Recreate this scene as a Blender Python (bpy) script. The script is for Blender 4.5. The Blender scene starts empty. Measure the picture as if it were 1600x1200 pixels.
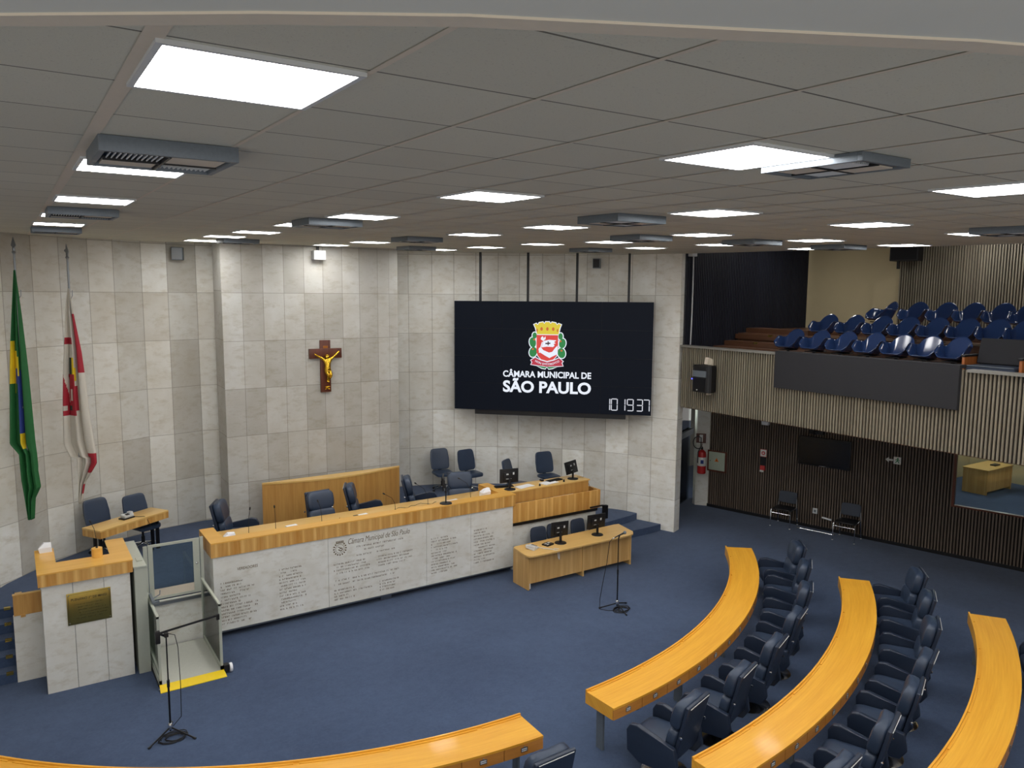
import bpy, bmesh, math, random
from math import sin, cos, pi, radians as R
from mathutils import Vector as V, Matrix as M
random.seed(7)
SC = bpy.context.scene
COL = SC.collection
EYE = 5.8

# ------------------------------------------------------------------ materials
def lin(c):
    return tuple(((x / 255) / 12.92 if x / 255 <= .04045 else ((x / 255 + .055) / 1.055) ** 2.4) for x in c) + (1,)

class N:
    """tiny node helper"""
    def __init__(s, name):
        s.m = bpy.data.materials.new(name); s.m.use_nodes = True
        s.t = s.m.node_tree; s.n = s.t.nodes; s.b = s.n['Principled BSDF']
    def add(s, typ, **kw):
        x = s.n.new(typ)
        for k, v in kw.items():
            if k in ('operation', 'data_type', 'blend_type', 'noise_dimensions', 'feature', 'wave_type', 'bands_direction', 'uv_map'):
                setattr(x, k, v)
            else:
                x.inputs[k].default_value = v
        return x
    def link(s, a, b): s.t.links.new(a, b)
    def math(s, op, a, b=None, c=None):
        x = s.n.new('ShaderNodeMath'); x.operation = op
        for i, q in enumerate((a, b, c)):
            if q is None: continue
            if isinstance(q, (int, float)): x.inputs[i].default_value = q
            else: s.link(q, x.inputs[i])
        return x.outputs[0]
    def mix(s, f, a, b, bt='MIX'):
        x = s.n.new('ShaderNodeMix'); x.data_type = 'RGBA'; x.blend_type = bt
        for k, q in ((0, f), (6, a), (7, b)):
            if isinstance(q, (int, float)): x.inputs[k].default_value = q
            elif isinstance(q, tuple): x.inputs[k].default_value = q
            else: s.link(q, x.inputs[k])
        return x.outputs[2]
    def coord(s, which='Object', scale=(1, 1, 1)):
        t = s.n.new('ShaderNodeTexCoord'); mp = s.n.new('ShaderNodeMapping'); mp.inputs['Scale'].default_value = scale
        s.link(t.outputs[which], mp.inputs[0]); return mp.outputs[0]
    def noise(s, vec, scale, detail=4, rough=.55):
        x = s.add('ShaderNodeTexNoise', Scale=scale, Detail=detail, Roughness=rough); s.link(vec, x.inputs['Vector']); return x.outputs['Fac']
    def ramp(s, f, lo, hi):
        x = s.n.new('ShaderNodeMapRange'); x.inputs[1].default_value = lo; x.inputs[2].default_value = hi; s.link(f, x.inputs[0]); return x.outputs[0]
    def bump(s, h, strength=.3, dist=.01):
        x = s.add('ShaderNodeBump', Strength=strength, Distance=dist); s.link(h, x.inputs['Height']); s.link(x.outputs[0], s.b.inputs['Normal'])
    def col(s, c):
        if isinstance(c, tuple): s.b.inputs['Base Color'].default_value = c
        else: s.link(c, s.b.inputs['Base Color'])
    def set(s, rough=.5, metal=0, spec=None, coat=None):
        s.b.inputs['Roughness'].default_value = rough; s.b.inputs['Metallic'].default_value = metal
        if spec is not None: s.b.inputs['Specular IOR Level'].default_value = spec
        if coat is not None: s.b.inputs['Coat Weight'].default_value = coat; s.b.inputs['Coat Roughness'].default_value = .08
        return s.m

def plain(name, c, rough=.5, metal=0, var=.12, scale=30, bump=0, spec=None, coat=None):
    n = N(name); c = lin(c); v = n.coord()
    f = n.noise(v, scale, 3)
    d = tuple(x * (1 - var) for x in c[:3]) + (1,)
    e = tuple(min(1, x * (1 + var)) for x in c[:3]) + (1,)
    n.col(n.mix(f, d, e))
    if bump: n.bump(f, bump, .004)
    return n.set(rough, metal, spec, coat)

def emit(name, c, strength):
    n = N(name); n.b.inputs['Base Color'].default_value = (.02, .02, .02, 1)
    n.b.inputs['Emission Color'].default_value = lin(c); n.b.inputs['Emission Strength'].default_value = strength
    return n.set(.35)

def stone(name, parity=0.0, tone=1.0, seed=0.0, cell=True, warm=.5):
    """travertine: joints and a tone per slab from the UV (u counts slabs, v metres)"""
    n = N(name)
    obj = n.coord('Object')
    base = lin((191, 188, 179)); dark = lin((172, 165, 148)); pale = lin((207, 207, 203))
    f1 = n.ramp(n.noise(obj, 1.7, 5, .6), .3, .72)
    c = n.mix(f1, base, pale)
    f2 = n.ramp(n.noise(n.coord('Object', (1, 1, 2.2)), 4.3, 6, .65), .5, .8)
    c = n.mix(n.math('MULTIPLY', f2, .85), c, dark)
    pits = n.ramp(n.noise(n.coord('Object', (1, 1, 1.6)), 26, 5, .7), .62, .72)
    reg = n.ramp(n.noise(obj, 1.1, 3), .42, .62)
    pits = n.math('MULTIPLY', pits, reg)
    c = n.mix(n.math('MULTIPLY', pits, .55), c, lin((128, 112, 84)))
    if cell:
        uv = n.n.new('ShaderNodeTexCoord').outputs['UV']
        sp = n.n.new('ShaderNodeSeparateXYZ'); n.link(uv, sp.inputs[0])
        fu = n.math('FLOOR', sp.outputs[0]); fv = n.math('FLOOR', sp.outputs[1])
        cb = n.n.new('ShaderNodeCombineXYZ'); n.link(fu, cb.inputs[0]); n.link(fv, cb.inputs[1]); cb.inputs[2].default_value = seed
        wn = n.n.new('ShaderNodeTexWhiteNoise'); n.link(cb.outputs[0], wn.inputs['Vector'])
        k = n.math('MULTIPLY_ADD', wn.outputs['Value'], .24, .86)
        if parity:
            par = n.math('MODULO', n.math('ADD', fu, 100), 2)
            k = n.math('ADD', k, n.math('MULTIPLY', n.math('SUBTRACT', par, .5), parity))
        # warm / cool tint per slab
        c = n.mix(n.math('MULTIPLY', n.ramp(wn.outputs['Value'], 1, .0), warm * .5), c, lin((182, 166, 138)))
        kk = n.n.new('ShaderNodeCombineXYZ')
        for i in range(3): n.link(k, kk.inputs[i])
        c = n.mix(1.0, c, kk.outputs[0], 'MULTIPLY')
        fr = n.math('FRACT', sp.outputs[0]); fz = n.math('FRACT', sp.outputs[1])
        ju = n.math('LESS_THAN', n.math('MINIMUM', fr, n.math('SUBTRACT', 1, fr)), .014)
        jv = n.math('LESS_THAN', n.math('MINIMUM', fz, n.math('SUBTRACT', 1, fz)), .006)
        j = n.math('MAXIMUM', ju, jv)
        c = n.mix(n.math('MULTIPLY', j, .45), c, lin((96, 84, 64)))
    if tone != 1: c = n.mix(1.0, c, (tone, tone, tone, 1), 'MULTIPLY')
    n.col(c); n.bump(pits, .35, -.004)
    return n.set(.55, spec=.35)

def wood(name, c1, c2, axis='Z', band=.16, rough=.38, contrast=1.0, coat=None, grain=1.0, seam=0):
    """veneer: bands of slightly different leaves plus fine grain running along the axis"""
    n = N(name)
    s = {'X': (1.0, 16, 16), 'Y': (16, 1.0, 16), 'Z': (16, 16, 1.0)}[axis]
    v = n.coord('Object', s)
    g = n.noise(v, 1.4 * grain, 6, .6)
    o = n.n.new('ShaderNodeTexCoord').outputs['Object']
    sp = n.n.new('ShaderNodeSeparateXYZ'); n.link(o, sp.inputs[0])
    across = {'X': sp.outputs[1], 'Y': sp.outputs[0], 'Z': n.math('ADD', sp.outputs[0], sp.outputs[1])}[axis]
    q = n.math('DIVIDE', across, band)
    wn = n.n.new('ShaderNodeTexWhiteNoise'); wn.noise_dimensions = '1D'; n.link(n.math('FLOOR', q), wn.inputs['W'])
    fr = n.math('FRACT', q)
    edge = n.ramp(n.math('ABSOLUTE', n.math('SUBTRACT', fr, .5)), .30, .5)
    f = n.math('ADD', n.math('MULTIPLY', n.ramp(g, .3, .7), .55 * contrast), n.math('MULTIPLY', wn.outputs['Value'], .35 * contrast))
    f = n.math('ADD', f, n.math('MULTIPLY', n.math('SUBTRACT', 1, edge), seam)) if seam else n.math('ADD', f, n.math('MULTIPLY', edge, .22 * contrast))
    x = n.n.new('ShaderNodeClamp'); n.link(f, x.inputs[0])
    n.col(n.mix(x.outputs[0], lin(c1), lin(c2))); n.bump(g, .05, .002)
    return n.set(rough, coat=coat)

def slat_mat(name, c, var=.25):
    n = N(name); o = n.n.new('ShaderNodeTexCoord').outputs['Object']
    sp = n.n.new('ShaderNodeSeparateXYZ'); n.link(o, sp.inputs[0])
    q = n.math('FLOOR', n.math('DIVIDE', n.math('ADD', sp.outputs[1], n.math('MULTIPLY', sp.outputs[0], .31)), .05))
    wn = n.n.new('ShaderNodeTexWhiteNoise'); wn.noise_dimensions = '1D'; n.link(q, wn.inputs['W'])
    g = n.noise(n.coord('Object', (20, 20, 1)), 2, 4)
    f = n.math('MULTIPLY_ADD', g, .5, n.math('MULTIPLY', wn.outputs['Value'], .5))
    c = lin(c); a = tuple(x * (1 - var) for x in c[:3]) + (1,); b = tuple(x * (1 + var) for x in c[:3]) + (1,)
    n.col(n.mix(f, a, b)); return n.set(.5, spec=.3)

def carpet(name, c, c2):
    n = N(name); v = n.coord()
    f = n.noise(v, 160, 3, .7); g = n.ramp(n.noise(v, .55, 4), .35, .7); h = n.noise(v, 7, 5, .7)
    h2 = n.ramp(n.noise(v, 26, 3, .6), .35, .65)
    k = n.math('ADD', n.math('MULTIPLY', g, .55), n.math('ADD', n.math('MULTIPLY', n.ramp(h, .35, .65), .35), n.math('MULTIPLY', h2, .3)))
    c = n.mix(k, lin(c), lin(c2)); c = n.mix(n.math('MULTIPLY', f, .35), c, (.01, .013, .02, 1))
    n.col(c); n.bump(f, .5, .006); n.b.inputs['Sheen Weight'].default_value = .15
    return n.set(.95, spec=.15)

def leather(name, c):
    n = N(name); v = n.coord(); f = n.noise(v, 90, 3); g = n.noise(v, 5, 4)
    c = lin(c); n.col(n.mix(g, tuple(x * .8 for x in c[:3]) + (1,), tuple(x * 1.2 for x in c[:3]) + (1,)))
    n.bump(n.math('ADD', n.math('MULTIPLY', f, .25), n.math('MULTIPLY', g, 1.2)), .22, .012)
    return n.set(.36, spec=.5)

def ceiling_mat():
    n = N('ceiling_tile'); o = n.n.new('ShaderNodeTexCoord').outputs['Object']
    sp = n.n.new('ShaderNodeSeparateXYZ'); n.link(o, sp.inputs[0])
    gu = n.math('DIVIDE', n.math('ADD', sp.outputs[0], .26), .625); gv = n.math('DIVIDE', n.math('SUBTRACT', sp.outputs[1], 1.07), .625)
    f = n.noise(o, 120, 4, .75); h = n.ramp(n.noise(o, 110, 2, .5), .62, .74)
    cb = n.n.new('ShaderNodeCombineXYZ'); n.link(n.math('FLOOR', gu), cb.inputs[0]); n.link(n.math('FLOOR', gv), cb.inputs[1])
    wn = n.n.new('ShaderNodeTexWhiteNoise'); n.link(cb.outputs[0], wn.inputs['Vector'])
    c = n.mix(n.math('MULTIPLY', f, .5), lin((216, 213, 197)), lin((199, 196, 180)))
    c = n.mix(n.math('MULTIPLY', wn.outputs['Value'], .25), c, lin((184, 180, 166)))
    c = n.mix(n.math('MULTIPLY', h, .35), c, lin((150, 142, 132)))
    def line(q, w):
        fr = n.math('FRACT', q); return n.math('LESS_THAN', n.math('MINIMUM', fr, n.math('SUBTRACT', 1, fr)), w)
    c = n.mix(n.math('MULTIPLY', line(gv, .009), .75), c, lin((58, 52, 47)))
    n.col(c); n.bump(f, .3, .004)
    return n.set(.9, spec=.1)

MT = {}
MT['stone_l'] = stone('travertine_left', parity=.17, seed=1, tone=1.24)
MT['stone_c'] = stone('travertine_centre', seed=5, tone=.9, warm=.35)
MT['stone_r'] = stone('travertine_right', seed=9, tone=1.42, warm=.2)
MT['stone_f'] = stone('travertine_plain', cell=False, tone=1.28)
MT['stone_p'] = stone('travertine_pulpit', cell=False, tone=1.25)
MT['engrave'] = plain('engraved_letter', (100, 84, 58), .8)
MT['carpet'] = carpet('blue_carpet', (56, 72, 101), (76, 94, 126))
MT['wood_y'] = wood('yellow_wood_top', (236, 184, 92), (214, 154, 60), 'X', .3, .3, .8, coat=.25)
MT['wood_f'] = wood('yellow_wood_front', (238, 196, 122), (188, 130, 54), 'Z', .21, .38, .75, seam=.42)
MT['wood_t'] = wood('golden_wood_top', (232, 192, 118), (212, 166, 88), 'X', .3, .3, .8, coat=.2)
MT['wood_p'] = wood('panel_wood', (212, 164, 92), (178, 124, 58), 'Z', .22, .4, 1.0)
MT['wood_d'] = wood('desk_wood', (224, 186, 124), (190, 144, 80), 'Z', .26, .4, .75, seam=.35)
MT['wood_dt'] = wood('desk_wood_top', (220, 180, 112), (198, 154, 86), 'X', .3, .35, .7)
MT['wood_b'] = wood('brown_step_wood', (112, 76, 54), (82, 54, 38), 'Y', .12, .4)
MT['wood_o'] = wood('orange_arm_wood', (172, 102, 50), (140, 78, 34), 'Z', .1, .35)
MT['wood_x'] = wood('dark_cross_wood', (104, 52, 34), (70, 34, 22), 'Z', .1, .35)
MT['leather'] = leather('blue_leather', (36, 46, 64))
MT['leather2'] = leather('slate_leather', (48, 61, 82))
MT['fabric_k'] = plain('dark_navy_fabric', (44, 54, 72), .8, bump=.3, scale=200)
MT['fabric_g'] = plain('charcoal_fabric', (60, 66, 78), .7, bump=.2, scale=150)
MT['shell'] = plain('glossy_blue_shell', (38, 58, 100), .16, var=.05, coat=.4)
MT['chrome'] = plain('chrome', (215, 218, 222), .18, 1, var=.03)
MT['steel'] = plain('brushed_steel', (150, 154, 158), .35, 1, var=.05)
MT['galv'] = plain('grey_painted_metal', (112, 120, 128), .5, .3, var=.15, scale=60)
MT['black'] = plain('black_plastic', (20, 20, 23), .45, var=.05)
MT['blackm'] = plain('black_metal', (24, 24, 28), .4, .4, var=.05)
MT['greyp'] = plain('light_grey_plastic', (205, 207, 208), .5, var=.04)
MT['white'] = plain('white_paper', (235, 236, 240), .7, var=.03)
MT['lift'] = plain('lift_grey_paint', (178, 182, 170), .42, var=.04)
MT['liftfloor'] = plain('lift_grey_floor', (188, 188, 178), .6, var=.07)
MT['yellow'] = plain('safety_yellow', (240, 205, 10), .5, var=.04)
MT['brass'] = plain('brass', (196, 172, 92), .26, 1, var=.1, scale=4)
MT['gold'] = plain('gold', (226, 180, 60), .24, 1, var=.06)
MT['brassdark'] = plain('brass_lettering', (50, 42, 18), .6)
MT['cream'] = plain('cream_plaster', (192, 178, 142), .8, var=.04, scale=3)
MT['plaster'] = plain('grey_plaster', (176, 174, 166), .8, var=.04, scale=3)
MT['beige'] = plain('beige_trim_paint', (214, 202, 184), .7, var=.05)
MT['soffit'] = plain('soffit_paint', (216, 216, 207), .8, var=.06, scale=3)
MT['slat'] = slat_mat('walnut_slat_pale', (134, 126, 110))
MT['slatd'] = slat_mat('walnut_slat_dark', (110, 97, 86))
MT['slatk'] = slat_mat('black_slat', (36, 38, 48))
MT['back'] = plain('black_slat_backing', (16, 14, 14), .9, var=.1)
MT['backb'] = plain('brown_slat_backing', (30, 24, 21), .9, var=.1)
MT['darkpanel'] = plain('dark_felt_panel', (40, 40, 44), .9, var=.1, scale=80)
MT['rail'] = plain('aluminium_rail', (158, 156, 150), .4, .6, var=.06)
MT['red'] = plain('red_paint', (178, 28, 30), .35, var=.05)
MT['signred'] = plain('sign_red', (200, 60, 60), .5)
MT['signwhite'] = plain('sign_white', (222, 222, 216), .5, var=.02)
MT['signgreen'] = plain('sign_green', (40, 120, 70), .5)
MT['orange'] = plain('sign_orange', (226, 120, 30), .5)
MT['panelgrey'] = plain('electric_panel_paint', (172, 182, 164), .5, var=.03)
MT['screen'] = plain('dark_screen', (8, 9, 13), .22, var=.02)
MT['fgreen'] = plain('flag_green', (28, 98, 48), .7, var=.1, scale=12)
MT['fyellow'] = plain('flag_yellow', (228, 196, 30), .7, var=.06)
MT['fblue'] = plain('flag_blue', (44, 64, 138), .7, var=.08)
MT['fwhite'] = plain('flag_white', (206, 200, 188), .75, var=.05)
MT['fred'] = plain('flag_red', (168, 34, 50), .7, var=.08)
MT['fdark'] = plain('flag_dark_green', (36, 52, 40), .7)
MT['light'] = emit('light_diffuser', (255, 254, 252), 25)
MT['led'] = emit('blue_led', (70, 80, 255), 4)
MT['scr_off'] = emit('video_wall_black', (16, 21, 32), .55); MT['scr_off'].node_tree.nodes['Principled BSDF'].inputs['Base Color'].default_value = (.004, .005, .007, 1); MT['scr_off'].node_tree.nodes['Principled BSDF'].inputs['Specular IOR Level'].default_value = .08
for k, c, s in (('e_white', (232, 238, 250), 1.0), ('e_red', (224, 62, 56), .9), ('e_green', (28, 138, 66), .8), ('e_yellow', (226, 204, 50), .9),
                ('e_ribbon', (190, 40, 66), .9), ('e_dark', (70, 40, 50), .6), ('e_orange', (216, 108, 40), .8), ('e_clock', (214, 216, 226), .9)):
    MT[k] = emit(k, c, s)
def glass():
    n = N('clear_glass'); n.b.inputs['Base Color'].default_value = (.80, .90, .87, 1)
    n.b.inputs['Transmission Weight'].default_value = 1; n.b.inputs['IOR'].default_value = 1.45
    t = n.n.new('ShaderNodeBsdfTransparent'); t.inputs[0].default_value = (.86, .92, .90, 1)
    g = n.n.new('ShaderNodeBsdfGlossy'); g.inputs['Roughness'].default_value = .03
    fr = n.add('ShaderNodeFresnel', IOR=1.4); mx = n.n.new('ShaderNodeMixShader')
    n.link(fr.outputs[0], mx.inputs[0]); n.link(t.outputs[0], mx.inputs[1]); n.link(g.outputs[0], mx.inputs[2])
    n.link(mx.outputs[0], n.n['Material Output'].inputs[0]); return n.m
MT['glass'] = glass()
MT['ceil'] = ceiling_mat()

# ------------------------------------------------------------------ mesh builder
class P:
    def __init__(s): s.b = bmesh.new(); s.uv = None; s.mi = 0
    def _new(s, before):
        fs = [f for f in s.b.faces if f.index == -1 or f not in before]
        return fs
    def face(s, pts, mi=None):
        f = s.b.faces.new([s.b.verts.new(p) for p in pts]); f.material_index = s.mi if mi is None else mi; return f
    def box(s, c, d, rz=0, bev=0, rx=0, ry=0, seg=2):
        m = M.Translation(c) @ M.Rotation(rz, 4, 'Z') @ M.Rotation(ry, 4, 'Y') @ M.Rotation(rx, 4, 'X') @ M.Diagonal((d[0], d[1], d[2], 1))
        g = bmesh.ops.create_cube(s.b, size=1, matrix=m)
        fs = list({f for v in g['verts'] for f in v.link_faces})
        for f in fs: f.material_index = s.mi
        if bev:
            es = list({e for v in g['verts'] for e in v.link_edges})
            r = bmesh.ops.bevel(s.b, geom=es, offset=bev, segments=seg, profile=.6, affect='EDGES')
            for f in r['faces']: f.material_index = s.mi
        return s
    def bb(s, a, b, bev=0, seg=2):
        return s.box([(x + y) / 2 for x, y in zip(a, b)], [abs(y - x) for x, y in zip(a, b)], bev=bev, seg=seg)
    def tube(s, pts, r, n=8, cap=True):
        pts = [V(p) for p in pts]; rs = r if isinstance(r, (list, tuple)) else [r] * len(pts)
        rings = []; up = None
        for i, p in enumerate(pts):
            d = (pts[min(i + 1, len(pts) - 1)] - pts[max(i - 1, 0)]).normalized()
            if up is None or abs(up.dot(d)) > .98: up = V((0, 0, 1)) if abs(d.z) < .9 else V((1, 0, 0))
            x = d.cross(up).normalized(); y = x.cross(d).normalized(); up = y
            rings.append([s.b.verts.new(p + (x * cos(2 * pi * k / n) + y * sin(2 * pi * k / n)) * rs[i]) for k in range(n)])
        for a, b in zip(rings, rings[1:]):
            for k in range(n):
                f = s.b.faces.new((a[k], a[(k + 1) % n], b[(k + 1) % n], b[k])); f.material_index = s.mi
        if cap:
            f = s.b.faces.new(rings[0][::-1]); f.material_index = s.mi
            f = s.b.faces.new(rings[-1]); f.material_index = s.mi
        return s
    def lathe(s, prof, c=(0, 0, 0), n=20, m=None):
        m = m or M.Translation(c); rings = []
        for r, z in prof:
            rings.append([s.b.verts.new(m @ V((max(r, .0005) * cos(2 * pi * k / n), max(r, .0005) * sin(2 * pi * k / n), z))) for k in range(n)])
        for a, b in zip(rings, rings[1:]):
            for k in range(n):
                f = s.b.faces.new((a[k], a[(k + 1) % n], b[(k + 1) % n], b[k])); f.material_index = s.mi
        s.b.faces.new(rings[0][::-1]).material_index = s.mi; s.b.faces.new(rings[-1]).material_index = s.mi
        return s
    def sell(s, c, rad, e1=.4, e2=.4, m=None, n1=10, n2=20, fn=None):
        """superellipsoid cushion"""
        m = (m or M()); T = M.Translation(c) @ m
        def pw(x, e): return math.copysign(abs(x) ** e, x)
        rings = []
        for i in range(n1 + 1):
            t = -pi / 2 + pi * i / n1; row = []
            for k in range(n2):
                q = 2 * pi * k / n2
                p = V((rad[0] * pw(cos(t), e1) * pw(cos(q), e2), rad[1] * pw(cos(t), e1) * pw(sin(q), e2), rad[2] * pw(sin(t), e1)))
                if fn: p = fn(p)
                row.append(T @ p)
            rings.append(row)
        bot = s.b.verts.new(rings[0][0]); top = s.b.verts.new(rings[-1][0])
        rv = [[s.b.verts.new(p) for p in row] for row in rings[1:-1]]
        for k in range(n2):
            s.b.faces.new((bot, rv[0][(k + 1) % n2], rv[0][k])).material_index = s.mi
            s.b.faces.new((top, rv[-1][k], rv[-1][(k + 1) % n2])).material_index = s.mi
        for a, b in zip(rv, rv[1:]):
            for k in range(n2): s.b.faces.new((a[k], a[(k + 1) % n2], b[(k + 1) % n2], b[k])).material_index = s.mi
        return s
    def prism(s, poly, z0, z1, m=None):
        """poly in xy (ccw), extruded z0..z1"""
        m = m or M(); z0 = z0 if callable(z0) else (lambda x, y, q=z0: q); z1 = z1 if callable(z1) else (lambda x, y, q=z1: q)
        a = [s.b.verts.new(m @ V((x, y, z0(x, y)))) for x, y in poly]; b = [s.b.verts.new(m @ V((x, y, z1(x, y)))) for x, y in poly]
        k = len(poly)
        s.b.faces.new(a[::-1]).material_index = s.mi; s.b.faces.new(b).material_index = s.mi
        for i in range(k): s.b.faces.new((a[i], a[(i + 1) % k], b[(i + 1) % k], b[i])).material_index = s.mi
        return s
    def arc(s, c, r0, r1, a0, a1, z0, z1, step=1.1):
        """bar bent round the centre c; angle measured from -v towards +u"""
        n = max(2, int(abs(a1 - a0) / step) + 1); A = [R(a0 + (a1 - a0) * i / n) for i in range(n + 1)]
        q = []
        for a in A:
            q.append([s.b.verts.new((c[0] + r * sin(a), c[1] - r * cos(a), z)) for r, z in ((r0, z0), (r1, z0), (r1, z1), (r0, z1))])
        for a, b in zip(q, q[1:]):
            for k in range(4): s.b.faces.new((a[k], a[(k + 1) % 4], b[(k + 1) % 4], b[k])).material_index = s.mi
        s.b.faces.new(q[0][::-1]).material_index = s.mi; s.b.faces.new(q[-1]).material_index = s.mi
        return s

def obj(name, p, mats, parent=None, loc=None, smooth=35, solid=0):
    me = bpy.data.meshes.new(name)
    if isinstance(p, P):
        bmesh.ops.recalc_face_normals(p.b, faces=p.b.faces[:]); p.b.to_mesh(me); p.b.free()
    else: me = p; me.name = name
    o = bpy.data.objects.new(name, me); COL.objects.link(o)
    for m in (mats if isinstance(mats, (list, tuple)) else [mats]): me.materials.append(MT[m])
    if smooth:
        me.shade_smooth(); me.set_sharp_from_angle(angle=R(smooth))
    if parent: o.parent = parent
    if loc is not None: o.location = loc
    if solid:
        md = o.modifiers.new('thickness', 'SOLIDIFY'); md.thickness = solid; md.offset = 0
    return o

def tag(o, label, cat, group=None):
    o['label'] = label; o['category'] = cat
    if group: o['group'] = group
    return o

def thing(name, label, cat, loc=(0, 0, 0), rz=0, group=None):
    o = bpy.data.objects.new(name, None); COL.objects.link(o); o.empty_display_size = .1
    o.location = loc; o.rotation_euler = (0, 0, rz)
    return tag(o, label, cat, group)

def struct(name, p, mats, smooth=30, loc=None):
    o = obj(name, p, mats, smooth=smooth, loc=loc); o['kind'] = 'structure'; return o

def copy_tree(src, parent=None):
    c = src.copy(); COL.objects.link(c)
    if parent: c.parent = parent
    for ch in list(src.children): copy_tree(ch, c)
    return c

class Proto:
    """first call hands out the source thing itself, later calls copies of it and of its parts"""
    def __init__(s, src): s.src = src; s.used = False
    def put(s, loc, rz, label, cat=None, group=None):
        o = s.src if not s.used else copy_tree(s.src); s.used = True
        o.location = loc; o.rotation_euler = (0, 0, rz); o['label'] = label
        if cat: o['category'] = cat
        if group: o['group'] = group
        return o

def text_mesh(s, size, ext=.002, shear=0, bold=0, align='LEFT', width=None):
    c = bpy.data.curves.new('t', 'FONT'); c.body = s; c.size = size; c.extrude = ext; c.shear = shear; c.offset = bold; c.align_x = align
    c.resolution_u = 4
    o = bpy.data.objects.new('t', c); COL.objects.link(o); bpy.context.view_layer.update()
    dg = bpy.context.evaluated_depsgraph_get(); me = bpy.data.meshes.new_from_object(o.evaluated_get(dg))
    bpy.data.objects.remove(o); bpy.data.curves.remove(c)
    if width:
        xs = [v.co.x for v in me.vertices]; k = width / (max(xs) - min(xs)); x0 = min(xs) if align == 'LEFT' else 0
        for v in me.vertices: v.co.x = (v.co.x - x0) * k
    return me

def frame(o, x, y):
    """matrix with local x along x, local y along y, origin o"""
    x = V(x).normalized(); y = V(y).normalized(); z = x.cross(y)
    m = M((x, y, z)).transposed().to_4x4(); m.translation = V(o); return m

def put_text(name, s, size, mat, parent, o, x, y, **kw):
    me = text_mesh(s, size, **kw); me.transform(frame(o, x, y)); return obj(name, me, mat, parent, smooth=0)

def skin(verts, edges, rad, sub=2):
    me = bpy.data.meshes.new('s'); me.from_pydata(verts, edges, [])
    o = bpy.data.objects.new('s', me); COL.objects.link(o)
    o.modifiers.new('k', 'SKIN'); sb = o.modifiers.new('u', 'SUBSURF'); sb.levels = sub
    for i, r in enumerate(rad):
        me.skin_vertices[0].data[i].radius = (r, r)
    me.skin_vertices[0].data[0].use_root = True
    bpy.context.view_layer.update()
    r = bpy.data.meshes.new_from_object(o.evaluated_get(bpy.context.evaluated_depsgraph_get()))
    bpy.data.objects.remove(o); bpy.data.meshes.remove(me); return r

ORD = ['first', 'second', 'third', 'fourth', 'fifth', 'sixth', 'seventh', 'eighth', 'ninth']

# ------------------------------------------------------------------ setting
CU, CV, C0 = .00385, .02265, 6.434
def cz(u, v): return C0 + CU * u + CV * v          # the hall ceiling rises gently away from the gallery

LC, LR = (3.67, 12.67), 4.834
LANG = [-75, -68, -62.5, -56.96, -51.73, -42.64, -36.77, -29.0, -23.61, -16.42, -10.74, -3.48, 2.6]
RC, RR = (6.33, 10.78), 7.436
RANG = [9.0, 13.2, 17.2, 21.85, 26.19, 30.55, 34.99, 39.23, 43.82, 48.2, 52.72, 57.04, 61.75, 66.45, 71.6]
def arcpt(c, r, a): return (c[0] + r * sin(R(a)), c[1] + r * cos(R(a)))

def stone_wall(name, pts, mat, z0=0.0, thick=.3, zoff=.8, back=None):
    """one quad per slab column, UV u = column number, v = metres above the platform line"""
    p = P(); uv = p.b.loops.layers.uv.new('UVMap')
    n = len(pts); nor = []
    for i in range(n):
        a = V(pts[max(i - 1, 0)]); b = V(pts[min(i + 1, n - 1)]); d = (b - a).normalized(); nor.append(V((-d.y, d.x)))
    bk = [(V(q) + k * thick) for q, k in zip(pts, nor)]
    for i in range(n - 1):
        a, b = pts[i], pts[i + 1]
        def top(q): return cz(q[0], q[1]) + .03
        f = p.face([(a[0], a[1], z0), (b[0], b[1], z0), (b[0], b[1], top(b)), (a[0], a[1], top(a))])
        for lp, q in zip(f.loops, ((i + .0, z0 - zoff), (i + 1., z0 - zoff), (i + 1., top(b) - zoff), (i + .0, top(a) - zoff))): lp[uv].uv = q
        c, d = bk[i], bk[i + 1]
        for g in ([(d.x, d.y, z0), (c.x, c.y, z0), (c.x, c.y, top(c)), (d.x, d.y, top(d))], [(a[0], a[1], top(a)), (b[0], b[1], top(b)), (d.x, d.y, top(d)), (c.x, c.y, top(c))]):
            h = p.face(g)
            for lp in h.loops: lp[uv].uv = (i + .5, 2.5)
    for i, s in ((0, 1), (n - 1, -1)):
        a, c = pts[i], bk[i]
        h = p.face([(a[0], a[1], z0), (a[0], a[1], cz(*a) + .03), (c.x, c.y, cz(c.x, c.y) + .03), (c.x, c.y, z0)][::s])
        for lp, q in zip(h.loops, ((.3, z0 - zoff), (.3, 6), (.7, 6), (.7, z0 - zoff))): lp[uv].uv = (q[0] + 40, q[1])
    bmesh.ops.remove_doubles(p.b, verts=p.b.verts, dist=.0005)
    return struct(name, p, mat, smooth=0)

lp = []
for i, a in enumerate(LANG):                       # alternate slabs stand at a slight angle to their neighbours
    lp.append(arcpt(LC, LR + (.045 if i % 2 else -.045), a))
stone_wall('wall_left', lp, 'stone_l')
stone_wall('wall_right', [arcpt(RC, RR, a) for a in RANG], 'stone_r')
cj = [3.63, 4.04, 4.47, 4.91, 5.35, 5.77, 6.21, 6.61, 7.05, 7.33, 7.545]
stone_wall('wall_center', [(u, 16.4) for u in cj], 'stone_c', thick=.7)

p = P(); p.prism([(-7, -4.5), (30, -4.5), (30, 20), (-7, 20)], -.12, 0); struct('floor', p, 'carpet', 0)
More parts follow.
